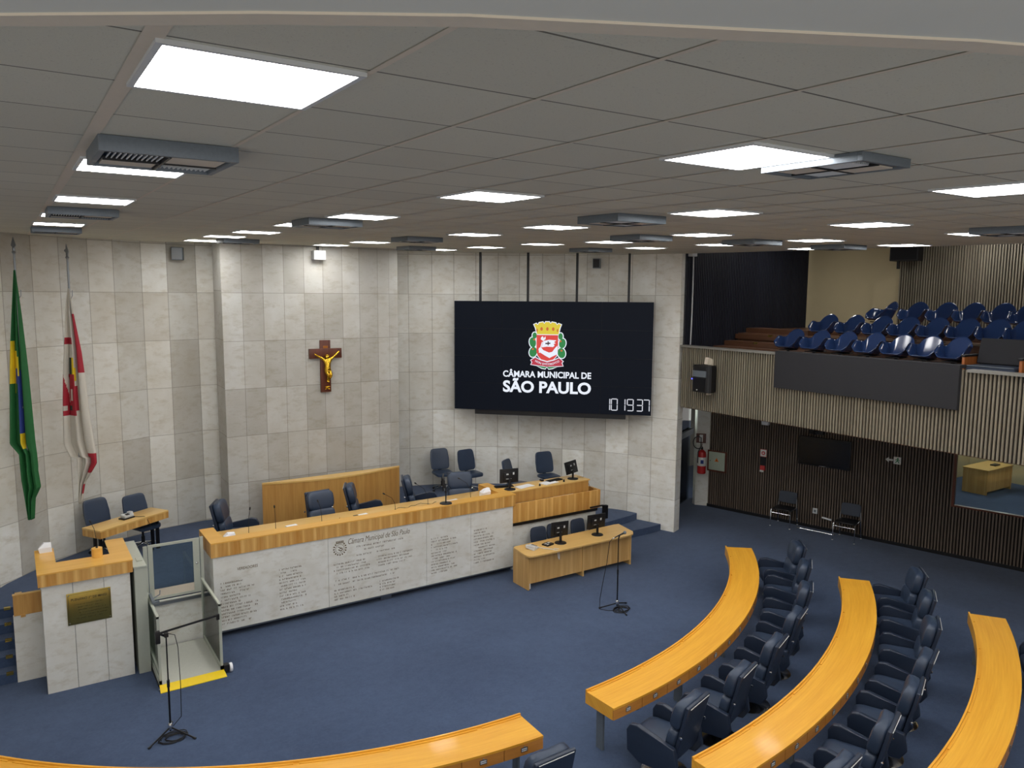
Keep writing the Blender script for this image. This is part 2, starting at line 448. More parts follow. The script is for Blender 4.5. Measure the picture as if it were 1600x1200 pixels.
# raised platform behind the rostrum, with its rounded back under the stone walls
p = P(); pl = [(-.225, 14.9), (-.225, 13.65), (.16, 13.6), (1.5, 13.3), (2.35, 13.22), (8.6, 13.45), (10.9, 13.45), (11.05, 13.6), (11.05, 16.6)]
pl += [arcpt(RC, RR, a) for a in (38, 30, 22, 12)] + [(7.4, 17.6), (3.8, 17.4)] + [arcpt(LC, LR - .02, a) for a in (-4, -16, -30, -44, -56)] + [(-.58, 14.9)]
p.prism(pl, .01, .8); struct('floor_platform', p, 'carpet', 0)
# stepped exit at the right end of the platform
p = P()
p.prism([(10.98, 13.80), (11.68, 13.78), (12.66, 13.92), (12.95, 14.0), (12.8, 14.5), (11.7, 15.8), (10.98, 15.8)], .0, .34)
p.prism([(10.98, 13.36), (12.78, 13.36), (13.2, 13.4), (12.95, 14.1), (12.0, 15.2), (10.98, 15.0)], .0, .17)
struct('floor_steps_right', p, 'carpet', 0)
p = P()
for k, v in enumerate((13.11, 13.36, 13.62, 13.88, 14.14)):
    p.bb((-1.5, v, 0), (-.23, 14.9, .16 * (k + 1)))
st = struct('floor_steps_left', p, 'carpet', 0)
for k, v in enumerate((13.11, 13.36, 13.62, 13.88, 14.14)):
    q = P().bb((-.36, v - .008, .16 * (k + 1) - .03), (-.27, v + .05, .16 * (k + 1) + .006)); obj('nosing_strip', q, 'brass', st)

# ceiling slab following the slope, clear of the galleries
cp = [(-3.5, 4.6), (-1.2, 2.7), (0, 1.95), (.7, 1.45), (1.5, 1.0), (2.6, .55), (4.2, .1), (12.3, -.2), (12.55, 3), (12.72, 5.0), (12.95, 7.0), (13.17, 9.1), (13.3, 11.2), (13.38, 13.6), (11, 18), (8, 18.6), (3, 18.2), (-.5, 17.5), (-3.5, 15)]
p = P(); p.prism(cp, lambda u, v: cz(u, v), lambda u, v: cz(u, v) + .12); ceil = struct('ceiling', p, 'ceil', 0)
p = P()
for i in range(-4, 22):
    u = -.26 + .625 * i; w = .03 if i == 1 else .011
    v0 = max(.2, 1.95 - .64 * u) if u > -.5 else 4.0; v1 = 16.2 if u < 8 else 17.6 - (u - 8) * 1.0
    if u < -.5: v0, v1 = 4.0, 15
    if v1 - v0 < 1: continue
    a = (u, v0, cz(u, v0) - .003); b = (u, v1, cz(u, v1) - .003)
    for s in (0,):
        p.face([(a[0] - w, a[1], a[2]), (a[0] + w, a[1], a[2]), (b[0] + w, b[1], b[2]), (b[0] - w, b[1], b[2])])
        p.face([(a[0] - w, a[1], a[2] + .006), (b[0] - w, b[1], b[2] + .006), (b[0] + w, b[1], b[2] + .006), (a[0] + w, a[1], a[2] + .006)])
struct('trim_1', p, 'beige', 0)
# bulkhead of the near gallery, curved lower edge
be = [(-3.5, 4.2), (-1.0, 2.35), (.02, 1.72), (.40, 1.45), (.72, 1.25), (1.19, 1.02), (1.61, .81), (2.4, .5), (3.6, .2)]
p = P(); p.prism(be + [(3.6, -4.4), (-3.5, -4.4)], 6.30, 6.62); struct('ceiling_gallery_near', p, 'soffit', 0)
p = P(); bo = []
for i, q in enumerate(be):
    d = (V(be[min(i + 1, len(be) - 1)]) - V(be[max(i - 1, 0)])).normalized(); bo.append(tuple(V(q) + V((-d.y, d.x)) * .055))
p.prism(be + bo[::-1], 6.295, 6.6)
struct('trim_2', p, 'beige', 0)

def slats(p, a, b, z0, z1, pitch=.064, w=.031, d=.04, mi_back=1, thick=.06):
    """vertical slats along a..b standing proud of a backing; the room lies to the left of a->b"""
    a = V(a); b = V(b); L = (b - a).length; t = (b - a) / L; n = V((-t.y, t.x)); n_ = int(L / pitch); ang = math.atan2(t.y, t.x)
    p.mi = mi_back; c = (a + b) / 2 - n * thick / 2; p.box((c.x, c.y, (z0 + z1) / 2), (L, thick, z1 - z0), ang)
    p.mi = 0
    for i in range(n_):
        c = a + t * (i + .5) * L / n_ + n * d / 2; p.box((c.x, c.y, (z0 + z1) / 2), (w, d, z1 - z0), ang)
    return p

# right gallery front: slatted fascia running parallel to the axis
p = P(); slats(p, (13.5, -2), (13.5, 13.12), 3.13, 4.58); struct('wall_gallery_front', p, ['slat', 'back'], 0)
p = P(); p.bb((13.40, 10.38, 4.58), (13.62, 13.15, 4.625)); p.bb((13.40, -2, 4.55), (13.62, 6.52, 4.595)); struct('trim_3', p, 'rail', 0)
p = P(); p.bb((13.38, 6.63, 3.89), (13.46, 10.38, 4.66), bev=.006); p.bb((13.46, 6.63, 4.60), (13.6, 10.38, 4.66)); struct('trim_4', p, 'darkpanel', 0)
# gallery floor tiers
p = P()
p.bb((13.56, -2, 3.1), (14.62, 13.2, 4.25)); p.bb((14.62, -2, 3.1), (15.52, 13.2, 4.57)); p.bb((15.52, -2, 3.1), (16.7, 13.2, 4.87)); p.bb((16.7, -2, 3.1), (18.3, 13.2, 4.95))
struct('floor_gallery', p, 'wood_b', 0)
p = P()
for i, (u, v, z) in enumerate(((14.2, 12.2, 4.25), (14.62, 11.9, 4.41), (15.0, 11.75, 4.57), (15.4, 11.6, 4.73), (15.8, 11.5, 4.87))):
    p.bb((u, 11.35, z), (u + .5, 13.18, z + .12))
gs = struct('floor_gallery_steps', p, 'wood_b', 0)
for i, (u, v, z) in enumerate(((14.2, 12.2, 4.25), (14.62, 11.9, 4.41), (15.0, 11.75, 4.57), (15.4, 11.6, 4.73))):
    obj('nosing_marker', P().bb((u - .006, 12.35 - i * .1, z + .085), (u + .05, 12.47 - i * .1, z + .125)), 'brass', gs)
p = P(); slats(p, (13.42, 13.22), (18.25, 13.22), 4.3, 7.4, pitch=.06, w=.03, d=.03)
for v in p.b.verts: v.co.y = 13.22 * 2 - v.co.y
struct('wall_gallery_side', p, ['slatk', 'back'], 0)
p = P(); p.bb((18.3, 10.62, 4.9), (18.4, 13.3, 7.4)); p.bb((18.26, 10.62, 4.9), (18.3, 11.3, 7.4)); struct('wall_gallery_end', p, 'cream', 0)
p = P(); slats(p, (18.26, -2), (18.26, 10.62), 4.87, 7.4, pitch=.06, w=.03); struct('wall_gallery_back', p, ['slat', 'back'], 0)
p = P(); p.bb((13.2, -2, 7.38), (18.5, 13.4, 7.45)); struct('ceiling_gallery', p, 'plaster', 0)
p = P(); p.prism([(13.38, 13.6), (13.3, 11.2), (13.17, 9.1), (12.95, 7.0), (12.72, 5.0), (12.4, -2), (13.3, -2), (13.5, 13.6)], lambda u, v: cz(u, v) + .06, 7.4); struct('trim_5', p, 'plaster', 0)

# lower wall under the gallery, dark slats, with the opening to the side room
LW = [(15.92, 14.36), (16.3, 12.92), (17.42, 8.57)]
p = P(); slats(p, LW[1], LW[0], .06, 3.12); slats(p, LW[2], LW[1], .06, 3.12); slats(p, (18.45, 4.6), LW[2], .06, 1.16)
struct('wall_lower', p, ['slatd', 'backb'], 0)
p = P()
for a, b in zip(LW + [(18.45, 4.6)], LW[1:] + [(18.45, 4.6)]):
    if a == b: continue
    a = V(a); b = V(b); c = (a + b) / 2; d = b - a; p.box((c.x - .02, c.y, .04), (d.length, .05, .08), math.atan2(d.y, d.x))
struct('baseboard_lower', p, 'black', 0)
p = P(); a = V(LW[2]); b = V((18.45, 4.6)); d = b - a; c = (a + b) / 2; ang = math.atan2(d.y, d.x)
p.box((c.x, c.y, 1.175), (d.length, .10, .035), ang); p.box((a.x + .0, a.y - .01, 2.1), (.05, .10, 1.9), ang)
wn = struct('window_1', p, 'wood_x', 0)
q = P(); q.box((c.x + .03, c.y, 2.14), (d.length, .008, 1.9), ang); obj('pane', q, 'glass', wn)
p = P(); p.bb((15.9, 14.3, 0), (16.0, 14.32, .01))
p = P(); p.prism([(15.92, 14.36), (15.98, 14.46), (15.76, 14.78), (15.70, 14.64)][::-1], 0, 3.12); struct('wall_strip', p, 'stone_f', 0)
# glass door and the passage behind it
p = P(); p.box((15.2, 14.77, 1.5), (1.9, .012, 3.0), math.atan2(.83, 1.6)); dr = struct('door_1', p, 'glass', 0)
q = P(); q.box((15.35, 14.80, 1.98), (1.7, .07, .16), math.atan2(.73, 1.43)); obj('closer_rail', q, 'galv', dr)
q = P(); q.box((14.9, 14.55, 2.18), (.12, .01, .05), math.atan2(.73, 1.43)); q.box((14.9, 14.55, 2.08), (.12, .01, .05), math.atan2(.73, 1.43)); obj('sticker', q, 'black', dr)
q = P(); q.box((14.98, 14.60, .95), (.03, .06, .14), .48); obj('door_handle', q, 'chrome', dr)
p = P(); p.box((15.2, 16.3, 1.55), (4.2, .1, 3.1), math.atan2(.83, 1.6)); p.bb((12.5, 18.2, 0), (26, 18.3, 3.1)); struct('wall_passage', p, 'plaster', 0)
p = P(); p.bb((13.6, -3, 3.1), (26.5, 18.3, 3.16)); struct('ceiling_lower', p, 'plaster', 0)
# side room seen through the window
p = P(); p.bb((17.2, 12.4, 0), (26.1, 12.5, 3.1)); struct('wall_side_room_left', p, 'cream', 0)
p = P(); p.bb((26.1, 4, 0), (26.2, 12.5, 3.1)); struct('wall_side_room_rear', p, 'cream', 0)
# unseen walls of the hall; rear left partly open, letting added ambient light in
p = P(); p.bb((-7, 4, 0), (-6.9, 20, 7)); struct('wall_far_left', p, 'plaster', 0)
p = P(); p.bb((8, -4.5, 0), (30, -4.4, 7.5)); struct('wall_rear', p, 'plaster', 0)
p = P(); p.bb((-4, 18.9, 0), (13.4, 19.0, 7)); struct('wall_outer', p, 'plaster', 0)

# ------------------------------------------------------------------ ceiling lights and diffuser boxes
def g(U, Vv): return (-.26 + .625 * U, 1.07 + .01 * U + .625 * Vv)
def make_light():
    t = thing('ceiling_light', '', 'ceiling light')
    p = P()
    for sx, sy, dx, dy in ((0, .295, .61, .02), (0, -.295, .61, .02), (.295, 0, .02, .57), (-.295, 0, .02, .57)):
        p.box((sx, sy, -.004), (dx, dy, .014))
    obj('frame', p, 'greyp', t)
    obj('diffuser', P().box((0, 0, -.003), (.572, .572, .008)), 'light', t)
    return t
tilt = (math.atan(CV), -math.atan(CU), 0)
LI = Proto(make_light())
rows = [('leftmost', [(1, 2), (1, 6.15), (1, 10.25), (.95, 14.0), (.9, 17.1), ]),
        ('second', [(5, 2.02), (5, 6), (5.05, 10.25), (5, 13.25), (4.98, 16.7), (4.9, 19.6), (5, 22.9)]),
        ('third', [(8.72, 1.74), (8.75, 5.68), (8.95, 9.92), (9.15, 13.4), (9.05, 19.4), (9.0, 22.6)]),
        ('fourth', [(12.35, 5.4), (12.66, 9.52), (13.5, 13.6), (13.1, 16.15), (13.25, 19.6), (13.35, 23.0)]),
        ('fifth', [(15.9, 5.2), (16.08, 9.05), (16.4, 12.3), (16.7, 15.56)]),
        ('sixth', [(19.4, 8.75), (19.9, 11.9)])]
hid = {'third': [(8.6, -1.6)], 'fourth': [(12.3, 1.5), (12.2, -1.9)], 'fifth': [(16, 1.2), (16, -2)], 'sixth': [(19.4, 4.6), (19.3, 1)]}  # out-of-view panels added to the rows for more light
for rn, tl in rows:
    for i, (U, W_) in enumerate(tl):
        u, v = g(U + .5, W_ + .5)
        o = LI.put((u, v, cz(u, v) - .004), 0, 'square white ceiling light panel, %s from the camera in the %s row' % (ORD[i], rn if rn == 'leftmost' else rn + ' left'), group='ceiling light panels')
        o.rotation_euler = tilt
    for i, (U, W_) in enumerate(hid.get(rn, [])):
        u, v = g(U + .5, W_ + .5)
        o = LI.put((u, v, cz(u, v) - .004), 0, 'added square white ceiling light panel of the %s left row, above the viewer, %s' % (rn, ORD[i]), group='ceiling light panels')
        o.rotation_euler = tilt
def extra_light(loc, label):
    return LI.put(loc, 0, label, group='ceiling light panels')
extra_light((17.3, 8.3, 7.37), 'ceiling light panel over the right gallery by its rear slatted wall')
extra_light((17.3, 5.2, 7.37), 'added ceiling light panel over the right gallery, out of the photo to the right')  # lamp added out of view to lift the gallery light
extra_light((22.2, 9.6, 3.09), 'added ceiling light panel inside the side room behind the window')  # unseen lamp added to light the side room
extra_light((15.35, 15.5, 3.09), 'added ceiling light panel in the passage behind the glass door')  # unseen lamp added to brighten the passage behind the glass
extra_light((24.2, 8.0, 3.09), 'added ceiling light panel inside the side room, beyond the frame')  # second side room lamp, added for more light
extra_light((24.6, 11.6, 3.09), 'added ceiling light panel inside the side room over its left desk')  # third side room lamp, likewise added as fill
extra_light((15.9, 12.0, 7.37), 'added ceiling light panel over the right gallery by its dark side wall')  # unseen lamp added to brighten the cream gallery wall


def make_box():
    t = thing('air_diffuser', '', 'air diffuser')
    h = .075; w = .6; p = P()
    for sx, sy, dx, dy in ((0, w / 2, w + .03, .03), (0, -w / 2, w + .03, .03), (w / 2, 0, .03, w - .03), (-w / 2, 0, .03, w - .03)):
        p.box((sx, sy, -h / 2), (dx, dy, h), bev=.003)
    p.box((0, 0, -.006), (w - .02, w - .02, .008)); obj('housing', p, 'galv', t)
    q = P()
    for i in range(11): q.box((-.25 + .023 * i, -.12, -h + .02), (.006, .2, .03), ry=.5)
    for i in range(11): q.box((.02 + .023 * i, .12, -h + .02), (.006, .2, .03), ry=-.5)
    obj('louver', q, 'greyp', t)
    q = P(); q.box((.14, -.12, -h + .012), (.25, .23, .012)); q.box((-.14, .12, -h + .012), (.25, .23, .012)); obj('blank_panel', q, 'beige', t)
    q = P(); q.box((0, 0, -h + .008), (w - .06, .012, .02)); q.box((0, 0, -h + .008), (.012, w - .06, .02)); obj('divider', q, 'black', t)
    return t
AC = Proto(make_box())
for u, v, lb in ((.70, 4.40, 'beside the second light of the leftmost row'), (.68, 9.2, 'between the third and fourth lights of the leftmost row'), (.64, 13.35, 'closest to the flags in the leftmost row'),
                 (3.14, 8.75, 'left of the picture middle, just above the crucifix'), (5.22, 5.98, 'in mid ceiling, largest one above the video wall'), (7.67, 8.35, 'behind the largest one above the video wall'),
                 (9.58, 7.95, 'right of the video wall, before the gallery corner'), (10.1, 12.5, 'thin and dark over the middle rods of the video wall'), (5.62, 11.45, 'nearest one above the right edge of the centre slab'),
                 (3.6, 14.8, 'seen edge-on at the upper left corner of the centre slab'), (3.68, 2.54, 'touching the right corner of the big nearest centre light'), (9.3, 4.15, 'cut by the right edge of the photo'),
                 (11.7, 7.9, 'before the dark gallery side wall'), (7.3, 14.9, 'farther one at the right edge of the centre slab')):
    o = AC.put((u, v, cz(u, v) - .002), 0, 'grey louvred ceiling box ' + lb, group='hanging air diffusers'); o.rotation_euler = tilt
    if u == 3.68: o.scale = (.66, .95, .6)

# ------------------------------------------------------------------ helpers for things built in room coordinates
def part(name, p, mat, parent, smooth=35, solid=0):
    """part modelled in room coordinates under an unrotated thing"""
    off = V(parent.location) + (V(parent.parent.location) if parent.parent else V((0, 0, 0)))
    if isinstance(p, P): bmesh.ops.translate(p.b, verts=p.b.verts[:], vec=-off)
    else: p.transform(M.Translation(-off))
    return obj(name, p, mat, parent, smooth=smooth, solid=solid)

def glyph_line(p, u0, z, width, h, v, rnd):
    """a line of small worn, illegible engraved marks in the plane v = const"""
    u = u0; h *= 1.1
    while u < u0 + width:
        w = rnd.uniform(.35, .75) * h
        if rnd.random() < .16: u += h * .9; continue
        k = rnd.randint(0, 3)
        t = h * .2
        p.bb((u, v - .0012, z), (u + t, v + .002, z + h))
        if k != 0: p.bb((u, v - .0012, z + h * (.8 if k == 1 else .4)), (u + w, v + .002, z + h * (.8 if k == 1 else .4) + t))
        if k >= 2: p.bb((u + w - t, v - .0012, z), (u + w, v + .002, z + h * (1 if k == 2 else .5)))
        u += w + h * .34

# ------------------------------------------------------------------ rostrum
ro = thing('rostrum', 'long stone-faced presiding bench with yellow wood rim and engraved front', 'bench', (5.55, 13.0, 0))
p = P()
for a, b in ((2.58, 4.555), (4.56, 6.535), (6.54, 7.535), (7.54, 8.55)): p.bb((a, 13.0, .12), (b, 13.05, 1.43), bev=.002, seg=1)
part('stone_front', p, 'stone_f', ro)
p = P(); p.bb((2.58, 13.05, .02), (2.63, 13.95, 1.43)); p.bb((8.50, 13.05, .12), (8.55, 13.4, 1.43)); part('stone_side', p, 'stone_f', ro)
p = P(); p.bb((2.58, 12.995, .095), (8.55, 13.06, .118)); part('bottom_rail', p, 'steel', ro)
p = P(); p.bb((2.66, 13.12, .12), (8.5, 13.2, 1.5)); p.bb((2.66, 13.06, .82), (8.5, 13.12, 1.42)); part('inner_frame', p, 'black', ro)
p = P(); p.bb((2.55, 12.975, 1.42), (8.60, 13.02, 1.652)); p.bb((2.55, 13.02, 1.42), (2.59, 13.9, 1.652)); p.bb((8.56, 13.02, 1.42), (8.60, 14.1, 1.652))
part('fascia', p, 'wood_f', ro)
p = P(); p.bb((2.55, 12.972, 1.652), (8.60, 13.24, 1.672)); p.bb((2.55, 13.24, 1.652), (2.79, 13.9, 1.672)); p.bb((8.36, 13.24, 1.652), (8.60, 14.1, 1.672))
p.bb((2.79, 13.215, 1.54), (8.36, 13.24, 1.66)); p.bb((2.77, 13.24, 1.54), (2.79, 13.9, 1.66)); p.bb((8.36, 13.24, 1.54), (8.38, 14.1, 1.66))
part('rim', p, 'wood_y', ro)
p = P(); p.bb((2.79, 13.24, 1.53), (8.36, 13.98, 1.56), bev=.004); part('desktop', p, 'wood_t', ro)
p = P(); p.bb((5.59, 13.06, .0), (5.81, 13.22, .10)); part('foot', p, 'steel', ro)
me = text_mesh('Câmara Municipal de São Paulo', .15, ext=.002, shear=.3, bold=-.001, width=1.24); me.transform(frame((4.94, 12.999, 1.235), (1, 0, 0), (0, 0, 1))); part('heading', me, 'engrave', ro, 0)
me = text_mesh('VEREADORES', .07, ext=.002, shear=.2, width=.34); me.transform(frame((2.97, 12.999, 1.13), (1, 0, 0), (0, 0, 1))); part('subheading', me, 'engrave', ro, 0)
rnd = random.Random(4); p = P()
for i in range(13): glyph_line(p, 2.69, .93 - i * .059, rnd.uniform(.3, .62), .027, 13.0, rnd)
for i in range(13): glyph_line(p, 3.67, .98 - i * .06, rnd.uniform(.28, .48), .027, 13.0, rnd)
glyph_line(p, 5.1, 1.145, .94, .028, 13.0, rnd); glyph_line(p, 5.25, 1.075, .4, .025, 13.0, rnd); glyph_line(p, 5.1, .985, .3, .025, 13.0, rnd); glyph_line(p, 5.5, .985, .36, .025, 13.0, rnd)
for i in range(4):
    glyph_line(p, 4.66, .88 - i * .058, rnd.uniform(.5, .75), .027, 13.0, rnd); glyph_line(p, 5.5, .88 - i * .058, rnd.uniform(.45, .8), .027, 13.0, rnd)
glyph_line(p, 4.66, .57, 1.3, .027, 13.0, rnd); glyph_line(p, 4.66, .50, 1.2, .027, 13.0, rnd)
for i in range(4):
    glyph_line(p, 4.66, .39 - i * .058, rnd.uniform(.25, .75), .027, 13.0, rnd); glyph_line(p, 5.55, .39 - i * .058, rnd.uniform(.2, .4), .027, 13.0, rnd)
for i in range(13): glyph_line(p, 6.64, 1.02 - i * .058, rnd.uniform(.28, .6), .027, 13.0, rnd)
for i in range(12): glyph_line(p, 7.61, 1.03 - i * .062, rnd.uniform(.22, .5), .027, 13.0, rnd)
part('engraved_list', p, 'engrave', ro, 0)
# engraved crest: ring of leaves, crown teeth, shield with an arm
p = P(); c = V((4.78, 1.18))
for i in range(16):
    a = 2 * pi * i / 16
    if abs(a - pi / 2) < .5: continue
    p.box((c.x + .115 * cos(a), 12.999, c.y + .115 * sin(a)), (.03, .003, .022), ry=-a)
for i in range(5): p.box((c.x - .06 + .03 * i, 12.999, c.y + .13), (.02, .003, .03))
p.box((c.x, 12.999, c.y + .105), (.15, .003, .012))
for i in range(24):
    a = 2 * pi * i / 24; p.box((c.x + .08 * cos(a), 12.999, c.y + .08 * sin(a)), (.022, .003, .006), ry=-(a + pi / 2))
p.box((c.x - .015, 12.999, c.y + .03), (.05, .003, .012), ry=.3); p.box((c.x + .02, 12.999, c.y + .005), (.05, .003, .02)); p.box((c.x - .005, 12.999, c.y - .03), (.06, .003, .016), ry=.6); p.box((c.x + .035, 12.999, c.y - .03), (.06, .003, .016), ry=-.8)
part('engraved_crest', p, 'engrave', ro, 0)

# stone face of the platform behind the lift
p = P(); p.bb((1.5, 13.10, 0), (2.57, 13.2, .80)); struct('wall_platform_front', p, 'stone_f', 0)

# ------------------------------------------------------------------ pulpit
pu = thing('pulpit', 'tall stone speaking pulpit with a U-shaped yellow wood top at the left', 'lectern', (.71, 12.9, 0))
p = P()
p.bb((.14, 12.44, 0), (.525, 12.5, 1.62), bev=.002, seg=1); p.bb((.53, 12.44, 0), (.925, 12.5, 1.62), bev=.002, seg=1); p.bb((.93, 12.44, 0), (1.28, 12.5, 1.62), bev=.002, seg=1)
p.bb((.14, 12.5, 0), (.2, 13.5, 1.62)); p.bb((1.22, 12.5, 0), (1.28, 13.5, 1.62)); part('stone_body', p, 'stone_p', pu)
p = P(); p.bb((.10, 12.40, 1.62), (1.32, 12.44, 1.795)); p.bb((.10, 12.44, 1.62), (.13, 13.6, 1.795)); p.bb((1.29, 12.44, 1.62), (1.32, 13.6, 1.795)); p.bb((.33, 12.84, 1.6), (1.07, 12.86, 1.795)); part('fascia', p, 'wood_f', pu)
p = P(); p.bb((.095, 12.395, 1.795), (1.325, 12.86, 1.815)); p.bb((.095, 12.86, 1.795), (.35, 13.62, 1.815)); p.bb((1.06, 12.86, 1.795), (1.325, 13.62, 1.815)); part('rim', p, 'wood_y', pu)
p = P(); p.bb((.2, 12.5, 1.66), (1.22, 13.05, 1.69)); p.bb((.35, 12.862, 1.66), (1.06, 12.93, 1.74)); part('inner_shelf', p, 'wood_t', pu)
p = P(); p.lathe([(.075, 1.815), (.075, 1.95), (.06, 1.955)], (.89, 12.82, 0), 20); part('riser', p, 'wood_y', pu)
pl = thing('plaque', 'polished brass plaque screwed to the stone front of the pulpit', 'plaque', (.725, 12.44, 1.2))
p = P(); p.bb((.44, 12.425, .97), (1.01, 12.44, 1.445), bev=.003); part('plate', p, 'brass', pl)
p = P()
for a, b in (((.455, .985), (.995, .99)), ((.455, 1.425), (.995, 1.43)), ((.455, .985), (.46, 1.43)), ((.99, .985), (.995, 1.43))): p.bb((a[0], 12.4235, a[1]), (b[0], 12.4255, b[1]))
part('border_line', p, 'brassdark', pl, 0)
for u in (.463, .987):
    for z in (.998, 1.418):
        p = P(); p.lathe([(.011, 0), (.008, .006)], n=10, m=M.Translation((u, 12.425, z)) @ M.Rotation(pi / 2, 4, 'X')); part('screw', p, 'chrome', pl)
me = text_mesh('PLENÁRIO 1º DE MAIO', .05, ext=.001, bold=.0005, width=.46); me.transform(frame((.495, 12.4245, 1.33), (1, 0, 0), (0, 0, 1))); part('plaque_title', me, 'brassdark', pl, 0)
rnd = random.Random(8)
for i in range(6):
    p = P(); glyph_line(p, .52 + rnd.uniform(0, .08), 1.26 - i * .042, rnd.uniform(.25, .38), .012, 12.4255, rnd); part('text_line', p, 'brassdark', pl, 0)

def gooseneck(loc, top, bend, label, base=True, group='gooseneck microphones'):
    t = thing('gooseneck_microphone', label, 'microphone', loc, 0, group)
    p = P()
    if base: p.box((0, 0, .009), (.11, .06, .018), bev=.004)
    else: p.lathe([(.018, 0), (.016, .014)], n=12)
    obj('base', p, 'black', t)
    q = [(0, 0, .01), (bend[0] * .05, bend[1] * .05, top * .4), (bend[0] * .35, bend[1] * .35, top * .75), (bend[0], bend[1], top)]
    obj('stem', P().tube(q, .0045, 6), 'black', t)
    d = (V(q[3]) - V(q[2])).normalized()
    obj('head', P().tube([V(q[3]) - d * .005, V(q[3]) + d * .01, V(q[3]) + d * .04, V(q[3]) + d * .05], [.008, .014, .013, .006], 8), 'black', t)
    return t
gooseneck((.89, 12.82, 1.953), .40, (-.06, .0), 'black gooseneck microphone on the pulpit riser', False, None)
for loc, top, bend, lb, bs in (((3.28, 13.42, 1.56), .47, (.03, .0), 'tall gooseneck microphone at the left end of the presiding bench', True),
        ((3.75, 13.42, 1.56), .44, (-.01, .0), 'gooseneck microphone second from the left on the presiding bench', False),
        ((4.60, 13.42, 1.56), .43, (-.06, .0), 'gooseneck microphone in front of the armchair facing the hall', False),
        ((6.15, 13.58, 1.56), .33, (-.20, .05), 'bent gooseneck microphone before the right half of the wood panel', False),
        ((6.87, 13.58, 1.56), .44, (-.22, .08), 'gooseneck microphone just left of the edge-on monitor', False),
        ((7.85, 13.55, 1.56), .44, (-.25, .02), 'leaning gooseneck microphone at the right end of the presiding bench', False)):
    gooseneck(loc, top, bend, lb, bs)

def sheet(label, loc, size, rz, h=.012, name='paper_stack', cat='papers', mat='white', n=3):
    t = P(); r = random.Random(sum(map(ord, label)) % 1000)
    for i in range(n): t.box((r.uniform(-.01, .01), r.uniform(-.01, .01), h * (i + .5) / n), (size[0], size[1], h / n * .95), r.uniform(-.12, .12))
    o = obj(name, t, mat, loc=loc); o.rotation_euler = (0, 0, rz); return tag(o, label, cat)
def crumple(label, loc, size, seed):
    t = P(); r = random.Random(seed)
    q = [[(sx * size[0] * r.uniform(.8, 1.1), sy * size[1] * r.uniform(.8, 1.1), z * size[2] * r.uniform(.85, 1.1)) for sx, sy in ((-.5, -.5), (.5, -.5), (.5, .5), (-.5, .5))] for z in (0, .55, 1)]
    q[0] = [(x, y, 0) for x, y, z in q[0]]
    q[2] = [(x * .55 + .03, y * .5, z) for x, y, z in q[2]]
    vs = [[t.b.verts.new(x) for x in row] for row in q]
    t.b.faces.new(vs[0][::-1]); t.b.faces.new(vs[2])
    for a, b in zip(vs, vs[1:]):
        for k in range(4): t.b.faces.new((a[k], a[(k + 1) % 4], b[(k + 1) % 4], b[k]))
    return tag(obj('paper_napkin_holder', t, 'white', loc=loc, smooth=0), label, 'paper')
crumple('folded white paper standing on the left wing of the pulpit', (.24, 13.5, 1.815), (.18, .14, .13), 3)
crumple('folded white paper on the left corner of the presiding bench', (2.95, 13.42, 1.56), (.2, .14, .12), 5)
crumple('white pointed paper tent at the right corner of the presiding bench', (8.2, 13.55, 1.56), (.22, .16, .17), 7)
sheet('white papers beside the second microphone on the presiding bench', (4.05, 13.47, 1.56), (.2, .14), .1, .05)
sheet('white papers under the dark note on the middle of the presiding bench', (5.42, 13.5, 1.56), (.24, .15), .05, .03)
sheet('white papers behind the edge-on monitor on the presiding bench', (7.42, 13.52, 1.56), (.26, .16), .1, .02)
o = sheet('small dark note lying left of papers on the middle of the presiding bench', (5.3, 13.5, 1.592), (.09, .06), .2, .006, 'note_pad', 'note', 'black', 1)
p = P(); p.box((0, 0, .02), (.05, .08, .04), bev=.004); tag(obj('wooden_block', p, 'wood_y', loc=(5.0, 13.5, 1.56)), 'little yellow wood block on the presiding bench desk', 'block')
pts = [(6.2 + .9 * i / 16, 13.62 + .05 * sin(i * 1.3), 1.566 + (.05 * max(0, sin(i * .9)) if 7 < i < 14 else 0)) for i in range(17)]
tag(obj('cable', P().tube(pts, .004, 6), 'black'), 'thin black cable looping on the presiding bench desk', 'cable')

def monitor(loc, rz, label, w=.46, h=.28, stand=.16, kind='stand', group=None, tilt_=0.0):
    """screen faces local +Y"""
    t = thing('computer_monitor', label, 'monitor', loc, rz, group)
    z = stand + h / 2
    mm = M.Translation((0, 0, z)) @ M.Rotation(tilt_, 4, 'X')
    p = P(); p.box((0, 0, 0), (w, .028, h), bev=.006); p.box((0, -.022, -.01), (w * .62, .03, h * .62), bev=.01); bmesh.ops.transform(p.b, verts=p.b.verts[:], matrix=mm); obj('housing', p, 'black', t)
    p = P(); p.box((0, .0145, .005), (w - .03, .002, h - .035)); bmesh.ops.transform(p.b, verts=p.b.verts[:], matrix=mm); obj('screen', p, 'screen', t)
    p = P(); p.box((-.05, -.038, .04), (.05, .002, .03)); p.box((.09, -.038, .05), (.035, .002, .05)); p.box((-.02, -.038, -.06), (.12, .002, .01)); bmesh.ops.transform(p.b, verts=p.b.verts[:], matrix=mm); obj('rear_label', p, 'greyp', t)
    p = P(); p.box((0, -.05, (stand + .1) / 2), (.05, .025, stand + .1), bev=.004); obj('stand', p, 'black', t)
    p = P(); p.lathe([(.125, 0), (.12, .012), (.03, .02)], (0, -.05, 0), 24); obj('foot', p, 'black', t)
    return t
monitor((6.98, 13.13, 1.672), R(62), 'black monitor seen edge-on on the rim of the presiding bench', .40, .26, .30)

